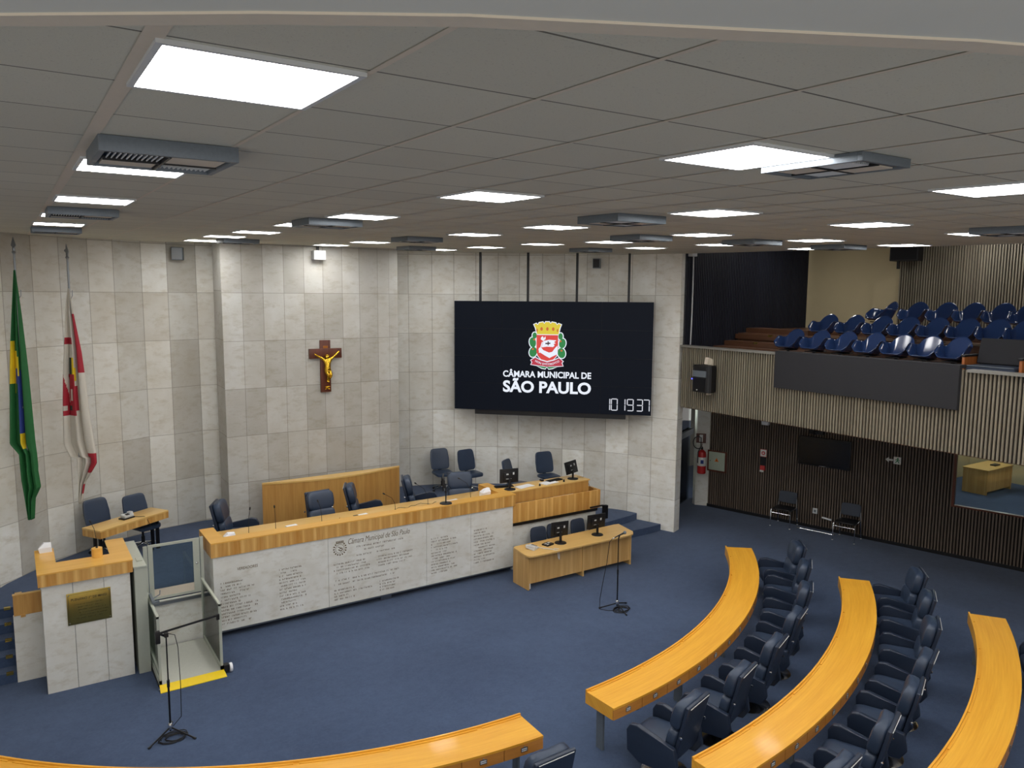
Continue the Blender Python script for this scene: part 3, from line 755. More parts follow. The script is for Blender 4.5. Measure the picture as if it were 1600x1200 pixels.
# ------------------------------------------------------------------ bench right of the rostrum
sd = thing('staff_counter', 'light wood counter behind a lower wood balustrade, right of the presiding bench', 'counter', (9.7, 13.4, 0))
p = P(); p.bb((8.61, 13.19, 1.64), (10.76, 13.72, 1.668), bev=.004); part('countertop', p, 'wood_t', sd)
p = P(); p.bb((8.61, 13.2, 1.40), (10.72, 13.23, 1.64)); p.bb((10.68, 13.23, .8), (10.72, 13.7, 1.64)); p.bb((8.61, 13.23, .8), (8.65, 13.7, 1.64)); p.bb((9.6, 13.5, .8), (9.64, 13.7, 1.64)); part('front_board', p, 'wood_p', sd)
ba = thing('balustrade', 'wood-faced balustrade on a stone base between presiding bench and clerk desk', 'balustrade', (9.7, 13.1, 0))
p = P(); p.bb((8.56, 13.015, 1.035), (10.92, 13.05, 1.445), bev=.003); p.bb((10.88, 13.05, 1.035), (10.92, 13.4, 1.445)); part('wood_fascia', p, 'wood_f', ba)
p = P(); p.bb((8.6, 13.10, .0), (10.86, 13.16, .97)); p.bb((10.8, 13.16, 0), (10.86, 13.45, .97)); part('stone_base', p, 'stone_f', ba)
p = P(); p.bb((8.58, 13.06, .955), (10.88, 13.14, 1.035)); part('shadow_gap', p, 'black', ba)
p = P(); p.tube([(10.62, 13.0, 1.07), (10.95, 12.98, 1.08), (11.1, 13.0, 1.04), (11.12, 13.02, .95)], .018, 8); p.bb((11.03, 13.0, .74), (11.15, 13.08, 1.05), bev=.01)
tag(obj('handrail_end', p, 'blackm'), 'black metal handrail end at the right corner of the balustrade', 'handrail')
monitor((8.72, 13.42, 1.668), R(-12), 'black monitor on the left of the staff counter, blue chair behind it', .42, .30, .14)
monitor((10.42, 13.46, 1.668), R(20), 'black tilted monitor at the right end of the staff counter', .46, .28, .12, tilt_=-.25)
def keyboard(loc, rz, label):
    t = thing('keyboard', label, 'keyboard', loc, rz)
    obj('case', P().box((0, 0, .011), (.42, .14, .018), rx=.04, bev=.004), 'black', t)
    p = P()
    for i in range(14):
        for j in range(4): p.box((-.19 + .0285 * i, -.045 + .03 * j, .023), (.022, .022, .006))
    obj('keys', p, 'blackm', t)
keyboard((9.98, 13.50, 1.668), R(10), 'black keyboard beside the tilted monitor on the staff counter')
keyboard((8.72, 13.62, 1.668), R(-10), 'black keyboard behind the left monitor on the staff counter')
sheet('white sheets spread beside the left monitor on the staff counter', (9.12, 13.42, 1.668), (.42, .2), .15, .008)
sheet('white sheets in the middle of the staff counter', (9.75, 13.40, 1.668), (.4, .22), .2, .014)
for i, (u, v, w) in enumerate(((9.43, 13.28, 'left'), (10.1, 13.3, 'right'))):
    p = P(); p.lathe([(.02, 0), (.022, .012), (.016, .04), (.008, .055)], n=12); tag(obj('table_microphone', p, 'black', loc=(u, v, 1.668)), 'small black button microphone on the %s half of the staff counter' % w, 'microphone')
p = P(); p.tube([(10.62, 13.5, 1.67), (10.74, 13.42, 1.672), (10.76, 13.3, 1.62), (10.77, 13.22, 1.5), (10.8, 13.12, 1.44)], .005, 6); tag(obj('cable', p, 'black'), 'black cable hanging over the right end of the staff counter', 'cable')
p = P(); p.box((0, 0, .018), (.06, .10, .036), bev=.012); tag(obj('computer_mouse', p, 'black', loc=(9.72, 13.62, 1.668)), 'black computer mouse behind sheets on the staff counter', 'mouse')

# ------------------------------------------------------------------ clerk desk on the hall floor
de = thing('clerk_desk', 'long light-wood desk on the carpet before the balustrade', 'desk', (9.65, 12.25, 0))
p = P(); pts = [(8.24, 12.50), (8.19, 12.02)] + [(8.19 + .10 * (1 - cos(a)), 11.92 - .10 * sin(a) + .05) for a in (.3, .8, 1.3)] + [(8.36, 11.86), (10.8, 11.86), (10.92, 11.90), (11.02, 12.02), (11.12, 12.60), (11.0, 12.62), (8.3, 12.55)]
p.prism(pts, .69, .72); part('desktop', p, 'wood_dt', de)
for a, b in (((8.235, 11.96), (8.27, 12.5)), ((10.93, 12.0), (10.965, 12.55))):
    p = P(); p.bb((a[0], a[1], 0), (b[0], b[1], .69)); part('side_panel', p, 'wood_d', de)
p = P(); p.bb((8.27, 12.02, .10), (10.93, 12.05, .69)); part('modesty_panel', p, 'wood_d', de)
p = P(); p.bb((9.62, 11.985, .0), (9.655, 12.5, .69)); part('centre_stile', p, 'wood_d', de)
p = P(); p.bb((8.27, 11.965, .02), (8.30, 12.0, .12)); part('cable_cover', p, 'greyp', de)
monitor((9.23, 12.28, .72), R(-8), 'black monitor on the left of the clerk desk, back to the hall', .40, .31, .13, tilt_=.1)
monitor((10.22, 12.3, .72), R(-4), 'black monitor on the right of the clerk desk, back to the hall', .46, .31, .13, tilt_=.1)
t = thing('desk_telephone', 'light grey desk telephone at the left end of the clerk desk', 'telephone', (8.52, 12.24, .72), R(25))
obj('base', P().box((0, 0, .03), (.19, .2, .045), rx=.16, bev=.012), 'greyp', t)
p = P(); p.box((-.06, 0, .075), (.05, .2, .028), bev=.01); p.sell((-.06, .08, .062), (.03, .032, .026)); p.sell((-.06, -.08, .062), (.03, .032, .026)); obj('handset', p, 'greyp', t)
p = P()
for i in range(3):
    for j in range(4): p.box((.015 + .025 * i, -.06 + .03 * j, .056 + j * .0046), (.017, .017, .008))
obj('keypad', p, 'steel', t)
obj('cord', P().tube([(.09, -.06, .02), (.12, -.2, .012), (.16, -.36, .012), (.19, -.475, .0), (.20, -.49, -.14), (.24, -.49, -.2), (.275, -.475, -.14), (.28, -.46, .0), (.24, -.36, .01)], .008, 6), 'greyp', t)
p = P(); p.box((0, 0, .015), (.2, .16, .03), bev=.003); 
t = thing('control_box', 'flat black control box between telephone and monitor on the clerk desk', 'control box', (8.93, 12.27, .72), R(15)); obj('case', p, 'black', t)
obj('buttons', P().box((.05, .02, .031), (.06, .05, .004)).box((-.05, .02, .031), (.06, .03, .004)).box((-.05, -.04, .031), (.06, .03, .004)), 'greyp', t)

# ------------------------------------------------------------------ chairs
def make_exec():
    """swivel armchair, front = local +Y, 1.1 m tall"""
    t = thing('swivel_armchair', '', 'armchair')
    p = P(); p.sell((0, .06, .43), (.27, .30, .085), .45, .35); obj('seat', p, 'leather2', t)
    tl = M.Rotation(R(13), 4, 'X')
    p = P(); p.sell((0, -.225, .60), (.27, .075, .155), .5, .4, m=tl, fn=lambda q: V((q.x, q.y + .35 * q.x * q.x, q.z))); obj('lumbar_cushion', p, 'leather2', t)
    p = P(); p.sell((0, -.30, .90), (.275, .082, .20), .55, .4, m=tl, fn=lambda q: V((q.x, q.y + .45 * q.x * q.x, q.z))); obj('head_cushion', p, 'leather2', t)
    p = P(); p.box((0, 0, 0), (.53, .05, .74), bev=.022, seg=3); bmesh.ops.transform(p.b, verts=p.b.verts[:], matrix=M.Translation((0, -.335, .715)) @ tl); obj('back_shell', p, 'leather', t)
    p = P(); p.box((0, 0, 0), (.46, .007, .007), bev=.002); bmesh.ops.transform(p.b, verts=p.b.verts[:], matrix=M.Translation((0, -.443, 1.052)) @ tl); obj('piping', p, 'greyp', t)
    for s in (-1, 1):
        pts = []
        prof = [(-.34, .34), (-.26, .22), (.16, .20), (.335, .30), (.35, .56), (.30, .645), (.20, .665), (-.05, .60), (-.30, .55)]
        p = P(); mm = M((( 0, 0, 1, 0), (1, 0, 0, 0), (0, 1, 0, 0), (0, 0, 0, 1)))
        x0 = .275 if s > 0 else -.345
        p.prism(prof, x0, x0 + .07, m=mm)
        r = bmesh.ops.bevel(p.b, geom=p.b.edges[:], offset=.018, segments=3, profile=.6, affect='EDGES')
        a = obj('armrest', p, 'leather', t)
        q = P(); q.lathe([(.018, 0), (.018, .014), (.01, .018)], n=10, m=M.Translation((s * .285, -.36, .70)) @ M.Rotation(s * pi / 2, 4, 'Y')); obj('bolt', q, 'chrome', a)
    p = P(); p.box((0, .02, .33), (.36, .40, .05), bev=.01); p.tube([(0, 0, .03), (0, 0, .2)], .036, 14); p.tube([(0, 0, .2), (0, 0, .32)], .025, 12); obj('column', p, 'blackm', t)
    p = P(); p.lathe([(.285, 0), (.285, .012), (.25, .026), (.10, .05), (.04, .075)], n=28); obj('base', p, 'chrome', t)
    return t
EX = Proto(make_exec())
def bench_pos(c, r, a): return (c[0] + r * sin(R(a)), c[1] - r * cos(R(a)), 0)
C1, C2, C3, C00 = (5.44, 15.62), (5.52, 15.94), (5.9, 15.79), (5.08, 14.76)
end = ['nearest the centre aisle'] + ['%s from the centre aisle' % x for x in ORD[1:6]] + ['farthest from the centre aisle']
for i, (a, j) in enumerate(zip((5.9, 12.65, 19.3, 26.2, 32.9, 40.0, 46.0), (10, 6, 2, -3, 2, -4, 3))):
    EX.put(bench_pos(C1, 9.36, a), R(a + j), 'blue leather armchair behind the front right curved bench, ' + end[i], group='armchairs along the front right bench')
for i, (a, j) in enumerate(zip((6.6, 12.0, 17.4, 22.4, 28.2, 34.0, 39.2), (4, 8, 6, -2, 3, -3, 2))):
    EX.put(bench_pos(C2, 11.40, a), R(a + j), 'blue leather armchair behind the second right curved bench, ' + end[i], group='armchairs along the second right bench')
for a, j, w in ((-4.4, 6, 'nearest the centre aisle'), (-10.9, -2, 'second from the centre aisle')):
    EX.put(bench_pos(C00, 8.44, a), R(a + j), 'blue leather armchair behind the front left curved bench, ' + w, group='armchairs along the front left bench')
EX.put(bench_pos(C3, 12.97, 30), R(30), 'blue leather swivel armchair at the right edge, behind the third bench')
# five on the platform; rz turns +Y to the facing direction
def face(d): return math.atan2(-d[0], d[1])
for (u, v), d, w in (((3.38, 14.68), (.95, -.45), 'at the left end of the presiding bench, turned sideways'), ((4.98, 14.25), (.10, -1), 'facing the hall before the curved wood screen'),
                     ((5.95, 14.62), (.93, -.42), 'in profile before the middle of the wood screen'), ((7.24, 14.62), (.93, -.42), 'in profile at the right end of the wood screen'),
                     ((8.02, 14.22), (-.35, -1), 'at the right end of the presiding bench')):
    EX.put((u, v, .8), face(d), 'blue leather armchair on the platform, ' + w, group='presiding armchairs on the platform')

def make_task():
    """slim task chair, front = local +Y, 1.0 m tall"""
    t = thing('task_chair', '', 'office chair')
    obj('seat', P().sell((0, .05, .47), (.245, .24, .04), .35, .35, fn=lambda q: V((q.x, q.y, q.z - .5 * max(0, q.y - .12) ** 2 * 4))), 'leather2', t)
    def bf(q): return V((q.x * (1.0 - .35 * max(0, q.z) - .12 * max(0, -q.z)), q.y + .3 * q.x * q.x - .10 * q.z, q.z))
    obj('backrest', P().sell((0, -.22, .78), (.25, .028, .27), .3, .25, m=M.Rotation(R(8), 4, 'X'), fn=bf, n1=14), 'leather2', t)
    obj('back_bracket', P().box((0, -.19, .50), (.09, .03, .2), rx=.1, bev=.008).box((0, -.05, .415), (.12, .32, .03), bev=.008), 'black', t)
    obj('lever', P().tube([(-.05, .05, .41), (-.24, .06, .405), (-.28, .06, .40)], [.008, .008, .018], 8), 'black', t)
    obj('column', P().tube([(0, 0, .09), (0, 0, .25)], .034, 12).tube([(0, 0, .25), (0, 0, .41)], .022, 12), 'black', t)
    p = P(); w = P()
    for i in range(5):
        a = 2 * pi * i / 5 + .3; x, y = cos(a), sin(a)
        p.tube([(0, 0, .115), (.13 * x, .13 * y, .105), (.27 * x, .27 * y, .07)], [.03, .02, .012], 8)
        w.lathe([(.026, -.022), (.028, -.01), (.028, .01), (.026, .022)], n=12, m=M.Translation((.27 * x, .27 * y, .028)) @ M.Rotation(a, 4, 'Z') @ M.Rotation(pi / 2, 4, 'X'))
    obj('star_base', p, 'chrome', t); obj('caster', w, 'black', t)
    return t
TA = Proto(make_task())
for (u, v), d, w in (((9.02, 17.02), (-.15, -1), 'beside the right wall with its seat showing, left of a pair'), ((9.58, 16.55), (.05, -1), 'against the right wall behind a blue armchair'),
                     ((9.95, 15.02), (.55, -.8), 'tilted behind the left monitor of the staff counter'), ((11.1, 15.28), (-.1, -1), 'at the right of the staff counter against the stone'),
                     ((1.26, 16.2), (.45, -.88), 'at the left end of the small side table'), ((1.93, 16.16), (.45, -.88), 'at the middle of the small side table')):
    TA.put((u, v, .8), face(d), 'slim blue task chair ' + w, group='task chairs on the platform')

def make_clerk():
    t = thing('clerk_chair', '', 'chair')
    obj('seat', P().sell((0, .04, .46), (.22, .22, .04), .4, .4), 'fabric_k', t)
    obj('backrest', P().sell((0, -.2, .73), (.20, .035, .165), .35, .5, m=M.Rotation(R(8), 4, 'X'), fn=lambda q: V((q.x * (1 - .5 * max(0, q.z)), q.y + .5 * q.x * q.x, q.z))), 'fabric_k', t)
    obj('back_post', P().box((0, -.2, .52), (.05, .02, .28), rx=.08).box((0, -.08, .42), (.08, .26, .025)), 'black', t)
    obj('column', P().tube([(0, 0, .08), (0, 0, .43)], .025, 10), 'black', t)
    p = P()
    for i in range(5):
        a = 2 * pi * i / 5; p.tube([(0, 0, .1), (.20 * cos(a), .20 * sin(a), .05)], [.026, .012], 8); p.sell((.20 * cos(a), .20 * sin(a), .026), (.025, .025, .026), 1, 1, n1=6, n2=10)
    obj('star_base', p, 'black', t); return t
CK = Proto(make_clerk())
for u, v, z, rz, w in ((9.13, 12.72, -.06, 178, 'farthest left, near the telephone'), (9.56, 12.74, .0, 172, 'second from the left, behind the left monitor'), (10.22, 12.74, .0, 184, 'third from the left, between the monitors'), (10.70, 12.74, .0, 178, 'farthest right, behind the right monitor')):
    CK.put((u, v, 0), R(rz), 'dark navy round-backed chair behind the clerk desk, ' + w, group='chairs behind the clerk desk')

def make_visitor():
    t = thing('visitor_chair', '', 'chair')
    obj('seat', P().sell((0, .0, .455), (.24, .23, .022), .4, .35), 'black', t)
    obj('backrest', P().sell((0, -.25, .69), (.23, .02, .15), .3, .3, m=M.Rotation(R(10), 4, 'X'), fn=lambda q: V((q.x, q.y + .6 * q.x * q.x, q.z))), 'fabric_g', t)
    for s in (-1, 1):
        p = P(); p.tube([(s * .21, -.24, .8), (s * .24, -.2, .46), (s * .24, .22, .44), (s * .25, .25, .40), (s * .25, .25, .02)], .011, 8); p.tube([(s * .24, -.2, .46), (s * .25, -.27, .02)], .011, 8)
        obj('frame_side', p, 'chrome', t)
    obj('cross_bar', P().tube([(-.25, .245, .36), (.25, .245, .36)], .012, 8), 'chrome', t)
    p = P()
    for s in (-1, 1):
        for y in (.25, -.27): p.sell((s * .25, y, .012), (.02, .025, .012), 1, 1, n1=6, n2=10)
    obj('foot_cap', p, 'greyp', t); return t
VC = Proto(make_visitor())
VC.put((16.18, 12.05, 0), R(74 + 32), 'black visitor chair on chrome legs by the dark slatted wall, left of the socket', group='visitor chairs by the slatted wall')
VC.put((16.50, 10.50, 0), R(74 + 32), 'black visitor chair on chrome legs by the dark slatted wall, right of the socket', group='visitor chairs by the slatted wall')
p = P(); p.tube([(16.30, 11.72, .014), (16.52, 10.86, .014)], .012, 8); p.sell((16.30, 11.72, .015), (.025, .025, .015)); p.sell((16.52, 10.86, .015), (.025, .025, .015)); tag(obj('floor_bar', p, 'chrome'), 'long chrome bar lying on the carpet between the two visitor chairs', 'bar')

# ------------------------------------------------------------------ curved benches
def arc_wood():
    n = N('yellow_arc_wood'); uv = n.n.new('ShaderNodeTexCoord').outputs['UV']
    mp = n.n.new('ShaderNodeMapping'); mp.inputs['Scale'].default_value = (1.2, 26, 1); n.link(uv, mp.inputs[0])
    g = n.noise(mp.outputs[0], 1.5, 6, .6); mp2 = n.n.new('ShaderNodeMapping'); mp2.inputs['Scale'].default_value = (.8, 9, 1); n.link(uv, mp2.inputs[0])
    h = n.noise(mp2.outputs[0], 1, 3)
    f = n.math('ADD', n.math('MULTIPLY', n.ramp(g, .3, .7), .6), n.math('MULTIPLY', n.ramp(h, .35, .7), .5))
    c = n.n.new('ShaderNodeClamp'); n.link(f, c.inputs[0])
    n.col(n.mix(c.outputs[0], lin((242, 182, 62)), lin((222, 154, 40)))); n.bump(g, .04, .002)
    return n.set(.42, coat=.12)
MT['wood_a'] = arc_wood()
MT['wood_g'] = wood('shaded_drawer_wood', (204, 138, 62), (168, 104, 42), 'X', .5, .4, .8)  # drawer wood darkened in colour to stand in for shade on this side
def arc_uv(p, c):
    uv = p.b.loops.layers.uv.verify()
    for f in p.b.faces:
        for l in f.loops:
            x, y = l.vert.co.x - c[0], l.vert.co.y - c[1]; r = math.hypot(x, y); l[uv].uv = (math.atan2(x, -y) * 9, r + l.vert.co.z)
    return p
def bench(c, r0, a0, a1, label, legs, wide=.515, depth=.515):
    r1 = r0 + depth; am = (a0 + a1) / 2
    b = thing('curved_bench', label, 'desk', (c[0] + r0 * sin(R(am)), c[1] - r0 * cos(R(am)), 0), 0, None)
    part('desktop', arc_uv(P().arc(c, r0, r1, a0, a1, .735, .76), c), 'wood_a', b)
    lip = P(); st = math.degrees(1.03 / r0); a = a0
    while a < a1 - .3:
        e = min(a + st, a1); lip.arc(c, r0, r0 + .022, a, e, .76, .786, .6); lip.arc(c, r0 + .022, r0 + .05, a + .35, e - .12, .76, .768, .6); a = e
    part('edge_rail', arc_uv(lip, c), 'wood_a', b)
    part('front_fascia', arc_uv(P().arc(c, r0, r0 + .02, a0, a1, .60, .735), c), 'wood_a', b)
    p = P().arc(c, r0 + .02, r1 - .02, a0, a1, .60, .612)
    e = math.degrees(.02 / r0); p.arc(c, r0 + .02, r1 - .02, a0, a0 + e, .612, .735); p.arc(c, r0 + .02, r1 - .02, a1 - e, a1, .612, .735)
    part('underframe', arc_uv(p, c), 'wood_a', b)
    n = max(1, round((a1 - a0) / math.degrees(wide / r1))); w = (a1 - a0) / n
    for i in range(n):
        q0, q1 = a0 + w * i + .03, a0 + w * (i + 1) - .03; m_ = (q0 + q1) / 2
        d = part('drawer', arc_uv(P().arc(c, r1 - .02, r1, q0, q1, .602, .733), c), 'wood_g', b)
        ct = V((c[0] + r1 * sin(R(m_)), c[1] - r1 * cos(R(m_)), .672))
        x = V((cos(R(m_)), sin(R(m_)), 0)); nrm = V((sin(R(m_)), -cos(R(m_)), 0)); an = R(m_)
        q = P()
        for dz in (.022, -.022): q.box(ct + nrm * .003 + V((0, 0, dz)), (.085, .008, .007), an)
        for dx in (.04, -.04): q.box(ct + nrm * .003 + x * dx, (.007, .008, .05), an)
        q.box(ct + nrm * .004, (.08, .008, .006), an); q.sell(ct + nrm * .006 + V((0, 0, .034)), (.012, .008, .010), 1, 1, n1=6, n2=10)
        part('label_holder', q, 'steel', d, 0)
        q = P(); q.box(ct + nrm * .001, (.078, .004, .04), an); part('label_card', q, 'white', d, 0)
    for a in legs:
        q = P(); ctr = (c[0] + (r0 + .14) * sin(R(a)), c[1] - (r0 + .14) * cos(R(a)), .30)
        q.box(ctr, (.03, .12, .60), R(a)); part('leg', q, 'galv', b, 0)
    return b
bench(C1, 8.40, 3.05, 49.5, 'front curved yellow-wood bench on the right, longest one fully in view', (4.0, 15.5, 27, 38, 48.6))
bench(C2, 10.475, 2.45, 39.9, 'second curved yellow-wood bench on the right, behind the first row of armchairs', (3.3, 12.5, 21.5, 30.5, 39.0))
bench(C3, 12.0, 2.4, 33.95, 'third curved yellow-wood bench at the right edge of the photo', (3.2, 13, 23, 33.0))
bench(C00, 7.535, -53, -1.6, 'front curved yellow-wood bench on the left along the bottom edge', (-2.6, -15, -27, -39, -51))
for a, c, r in ((6.2, C1, 8.84),):
    p = P(); x, y, _ = bench_pos(c, r, a); p.sell((x, y, .585), (.03, .04, .03)); tag(obj('outlet_knob', p, 'black'), 'small black fitting under the first drawer of the front right bench', 'fitting')

# ------------------------------------------------------------------ left parapet and lift
sp = thing('stair_parapet', 'low stone parapet with wood cap left of the pulpit, beside the steps', 'parapet', (-.04, 13.12, 0))
p = P(); p.bb((-.225, 13.08, 0), (.14, 13.13, 1.03)); part('stone_panel', p, 'stone_f', sp)
p = P(); p.bb((-.215, 13.07, 1.03), (.14, 13.12, 1.345)); p.bb((-.13, 13.06, 1.0), (-.07, 13.10, 1.04)); part('wood_board', p, 'wood_p', sp)
p = P(); p.bb((-.19, 13.06, 1.345), (-.10, 13.16, 1.36)); p.bb((-.22, 13.065, 1.343), (.14, 13.13, 1.352)); part('cap_strip', p, 'wood_t', sp)
li = thing('wheelchair_lift', 'light grey wheelchair platform lift with yellow ramp beside the pulpit', 'lift', (1.95, 12.4, 0))
p = P(); p.bb((1.335, 12.40, 0), (1.50, 13.76, 1.67)); part('mast_cabinet', p, 'lift', li)
p = P(); p.bb((1.325, 12.385, 1.67), (1.505, 13.77, 1.695), bev=.004); p.bb((1.40, 12.62, 1.695), (1.48, 12.78, 1.712), bev=.003); part('cabinet_lid', p, 'lift', li)
p = P(); p.bb((1.52, 11.74, .03), (2.43, 13.06, .055)); part('floor_pan', p, 'liftfloor', li)
p = P(); f = [(1.52, 11.745, .058), (2.43, 11.745, .058), (2.44, 11.59, .008), (1.51, 11.59, .008)]
vs = [p.b.verts.new(q) for q in f] + [p.b.verts.new((q[0], q[1], q[2] - .008)) for q in f]
for a in ((0, 1, 2, 3), (7, 6, 5, 4), (0, 4, 5, 1), (1, 5, 6, 2), (2, 6, 7, 3), (3, 7, 4, 0)): p.b.faces.new([vs[i] for i in a])
part('ramp', p, 'yellow', li)
for u, nm in ((1.54, 'l'), (2.405, 'r')):
    p = P(); p.bb((u - .018, 11.75, .03), (u + .018, 11.79, 1.10)); p.bb((u - .018, 13.0, .03), (u + .018, 13.04, 1.10)); p.bb((u - .018, 11.75, 1.07), (u + .018, 13.04, 1.105)); p.bb((u - .018, 11.75, .03), (u + .018, 13.04, .12))
    if nm == 'l': p.bb((u - .018, 11.79, .22), (u + .018, 13.0, .26))
    r = part('side_rail', p, 'lift', li)
    q = P(); q.bb((u - .004, 11.79, .12), (u + .004, 13.0, 1.07)); part('side_pane', q, 'glass', r)
p = P(); p.bb((1.51, 11.80, .012), (1.60, 13.0, .05)); part('skirt', p, 'black', li)
p = P(); p.lathe([(.0, -.02), (.065, -.02), (.07, 0), (.065, .02), (0, .02)], n=20, m=M.Translation((2.53, 11.74, .07)) @ M.Rotation(pi / 2, 4, 'Y')); wl = part('roller', p, 'white', li)
p = P(); p.bb((2.43, 11.70, .02), (2.50, 11.8, .13)); part('roller_bracket', p, 'black', li)
p = P(); p.tube([(1.50, 11.68, .02), (1.56, 11.68, .02)], .012, 8); part('ramp_hinge', p, 'steel', li)
p = P(); p.box((1.56, 12.42, 1.14), (.04, .36, .05), bev=.006); p.box((1.60, 12.28, 1.13), (.09, .03, .03)); p.tube([(1.58, 12.40, 1.15), (1.68, 12.46, 1.17), (1.69, 12.5, 1.22)], .008, 6); part('folding_arm', p, 'galv', li)
ga = thing('lift_gate', 'grey framed glass gate on the platform behind the wheelchair lift', 'gate', (2.0, 13.18, .8))
part('post', P().bb((1.56, 13.16, .80), (1.62, 13.20, 1.74)), 'lift', ga); part('post', P().bb((2.42, 13.16, .80), (2.47, 13.20, 1.76)), 'lift', ga)
p = P(); p.bb((1.63, 13.165, .83), (1.70, 13.195, 1.75)); p.bb((2.31, 13.165, .83), (2.41, 13.195, 1.75)); p.bb((1.70, 13.165, 1.71), (2.31, 13.195, 1.75)); p.bb((1.70, 13.165, .83), (2.31, 13.195, .87)); part('gate_frame', p, 'lift', ga)
p = P(); p.bb((1.70, 13.175, .87), (2.31, 13.19, 1.0)); part('kick_plate', p, 'beige', ga)
p = P(); p.bb((1.70, 13.178, 1.0), (2.31, 13.184, 1.71)); part('pane', p, 'glass', ga)
p = P(); p.sell((2.36, 13.155, 1.33), (.02, .02, .02), 1, 1); part('knob', p, 'chrome', ga)
p = P(); p.bb((1.50, 13.06, .76), (2.5, 13.10, .81)); part('sill', p, 'steel', ga)

# ------------------------------------------------------------------ microphone stands
def mic_stand(name_loc, legs, h, label):
    t = thing('microphone_stand', label, 'microphone stand', name_loc)
    obj('pole', P().tube([(0, 0, .06), (0, 0, h * .55)], .013, 10).tube([(0, 0, h * .5), (0, 0, h)], .009, 10), 'blackm', t)
    obj('collar', P().lathe([(.03, .085), (.032, .10), (.032, .15), (.02, .17)], n=14), 'chrome', t)
    obj('clutch', P().tube([(0, 0, h * .49), (0, 0, h * .56)], .019, 10), 'black', t)
    for x, y in legs:
        q = P(); q.tube([(0, 0, .11), (x, y, .016)], .011, 8); l = obj('leg', q, 'blackm', t)
        d = V((x, y, 0)).normalized() * .03
        q = P(); q.tube([(x - d.x, y - d.y, .022), (x + d.x * .3, y + d.y * .3, .013)], .015, 8); obj('rubber_foot', q, 'black', l)
    return t
s1 = mic_stand((1.45, 10.39, 0), ((-.29, -.20), (.25, -.28), (.06, .30)), 1.36, 'black boom microphone stand standing before the yellow ramp of the lift')
obj('clamp', P().box((0, -.01, 1.39), (.05, .07, .06), bev=.008).tube([(0, 0, 1.36), (-.08, -.02, 1.42)], .014, 8), 'black', s1)
obj('boom', P().tube([(-.09, .0, 1.42), (.58, -.30, 1.62)], .014, 10).box((.585, -.303, 1.60), (.04, .03, .07)), 'blackm', s1)
obj('counterweight', P().box((-.10, .0, 1.37), (.06, .05, .17), bev=.012), 'black', s1)
obj('cable', P().tube([(.03, 0, 1.39), (.10, -.03, 1.37), (.13, -.04, 1.2), (.14, -.05, .7), (.13, -.06, .25), (.03, -.03, .13)], .005, 6), 'black', s1)
s2 = mic_stand((9.14, 10.35, 0), ((-.28, .18), (.30, .09), (-.06, -.33)), 1.36, 'straight black microphone stand on the carpet in front of the clerk desk')
obj('clip', P().tube([(0, 0, 1.35), (.04, .02, 1.39)], .013, 8), 'black', s2)
t = thing('handheld_microphone', 'black ball-head microphone on top of the straight stand before the clerk desk', 'microphone', (9.14, 10.35, 1.40))
obj('body', P().tube([(-.09, .02, -.03), (.05, -.005, .02), (.10, -.015, .035)], [.011, .014, .018], 10), 'black', t)
obj('grille', P().sell((.13, -.02, .045), (.032, .032, .032), 1, 1, n1=10, n2=14), 'galv', t)
obj('connector', P().tube([(-.12, .03, -.04), (-.09, .02, -.03)], .011, 8), 'chrome', t)
obj('cable', P().tube([(-.12, .03, -.04), (-.17, .05, -.1), (-.2, .08, -.5), (-.26, .12, -.9), (-.3, .14, -1.2), (-.31, .13, -1.385), (-.2, .0, -1.39), (0, -.1, -1.39)], .0055, 6), 'black', t)
for loc, lb, r in (((1.47, 10.27, 0), 'coil of black cable at the foot of the boom stand before the lift', 3), ((9.17, 10.24, 0), 'coil of black cable at the foot of the stand before the clerk desk', 5)):
    q = []; rr = random.Random(r)
    for i in range(90):
        a = i * .32; rad = .11 + .035 * sin(i * .17) + rr.uniform(-.01, .01); q.append((rad * cos(a) * 1.25, rad * sin(a) * .9, .008 + .03 * i / 90))
    tag(obj('cable_coil', P().tube(q, .006, 6), 'black', loc=loc), lb, 'cable')

# ------------------------------------------------------------------ curved panel behind the president, side table
cp_ = thing('wooden_screen', 'tall curved honey-wood screen standing against the centre of the stone wall', 'panel', (5.78, 15.95, .8))
def cfront(n, k=.30):
    u0, u1, v = 4.22, 7.36, 16.0
    return [(u0 + (u1 - u0) * i / n, v - k * sin(pi * i / n)) for i in range(n + 1)]
fr = cfront(24)
p = P(); p.prism(fr + [(7.36, 16.03), (4.22, 16.03)], 1.80, 1.835); part('top_board', p, 'wood_t', cp_, 20)
fr2 = [(u, v + .012) for u, v in fr]
p = P(); p.prism(fr2 + [(7.36, 16.02), (4.22, 16.02)], .80, 1.80); part('front_board', p, 'wood_p', cp_, 20)
ang = R(32.7 - 0)
ta = thing('side_table', 'small yellow-wood side table on the platform below the flags', 'table', (1.62, 15.74, .8), ang)
p = P(); p.box((0, 0, .735), (1.5, .48, .03), bev=.004); obj('tabletop', p, 'wood_t', ta)
p = P(); p.box((0, -.225, .66), (1.49, .025, .12)); p.box((0, .225, .66), (1.49, .025, .12)); p.box((-.735, 0, .66), (.025, .43, .12)); p.box((.735, 0, .66), (.025, .43, .12)); obj('apron', p, 'wood_f', ta)
p = P(); p.box((0, 0, .61), (1.3, .35, .015)); obj('underside', p, 'wood_d', ta)
for x in (-.62, .62):
    for y in (-.06, .08):
        p = P(); p.box((x, y, .30), (.05, .045, .60)); p.lathe([(.045, 0), (.04, .012)], (x, y, 0), 12); obj('leg', p, 'blackm', ta)
t = thing('conference_phone', 'white and black desk device on the small side table', 'telephone', (1.62, 15.76, 1.55), ang)
obj('base', P().box((0, 0, .012), (.24, .15, .024), bev=.004), 'black', t)
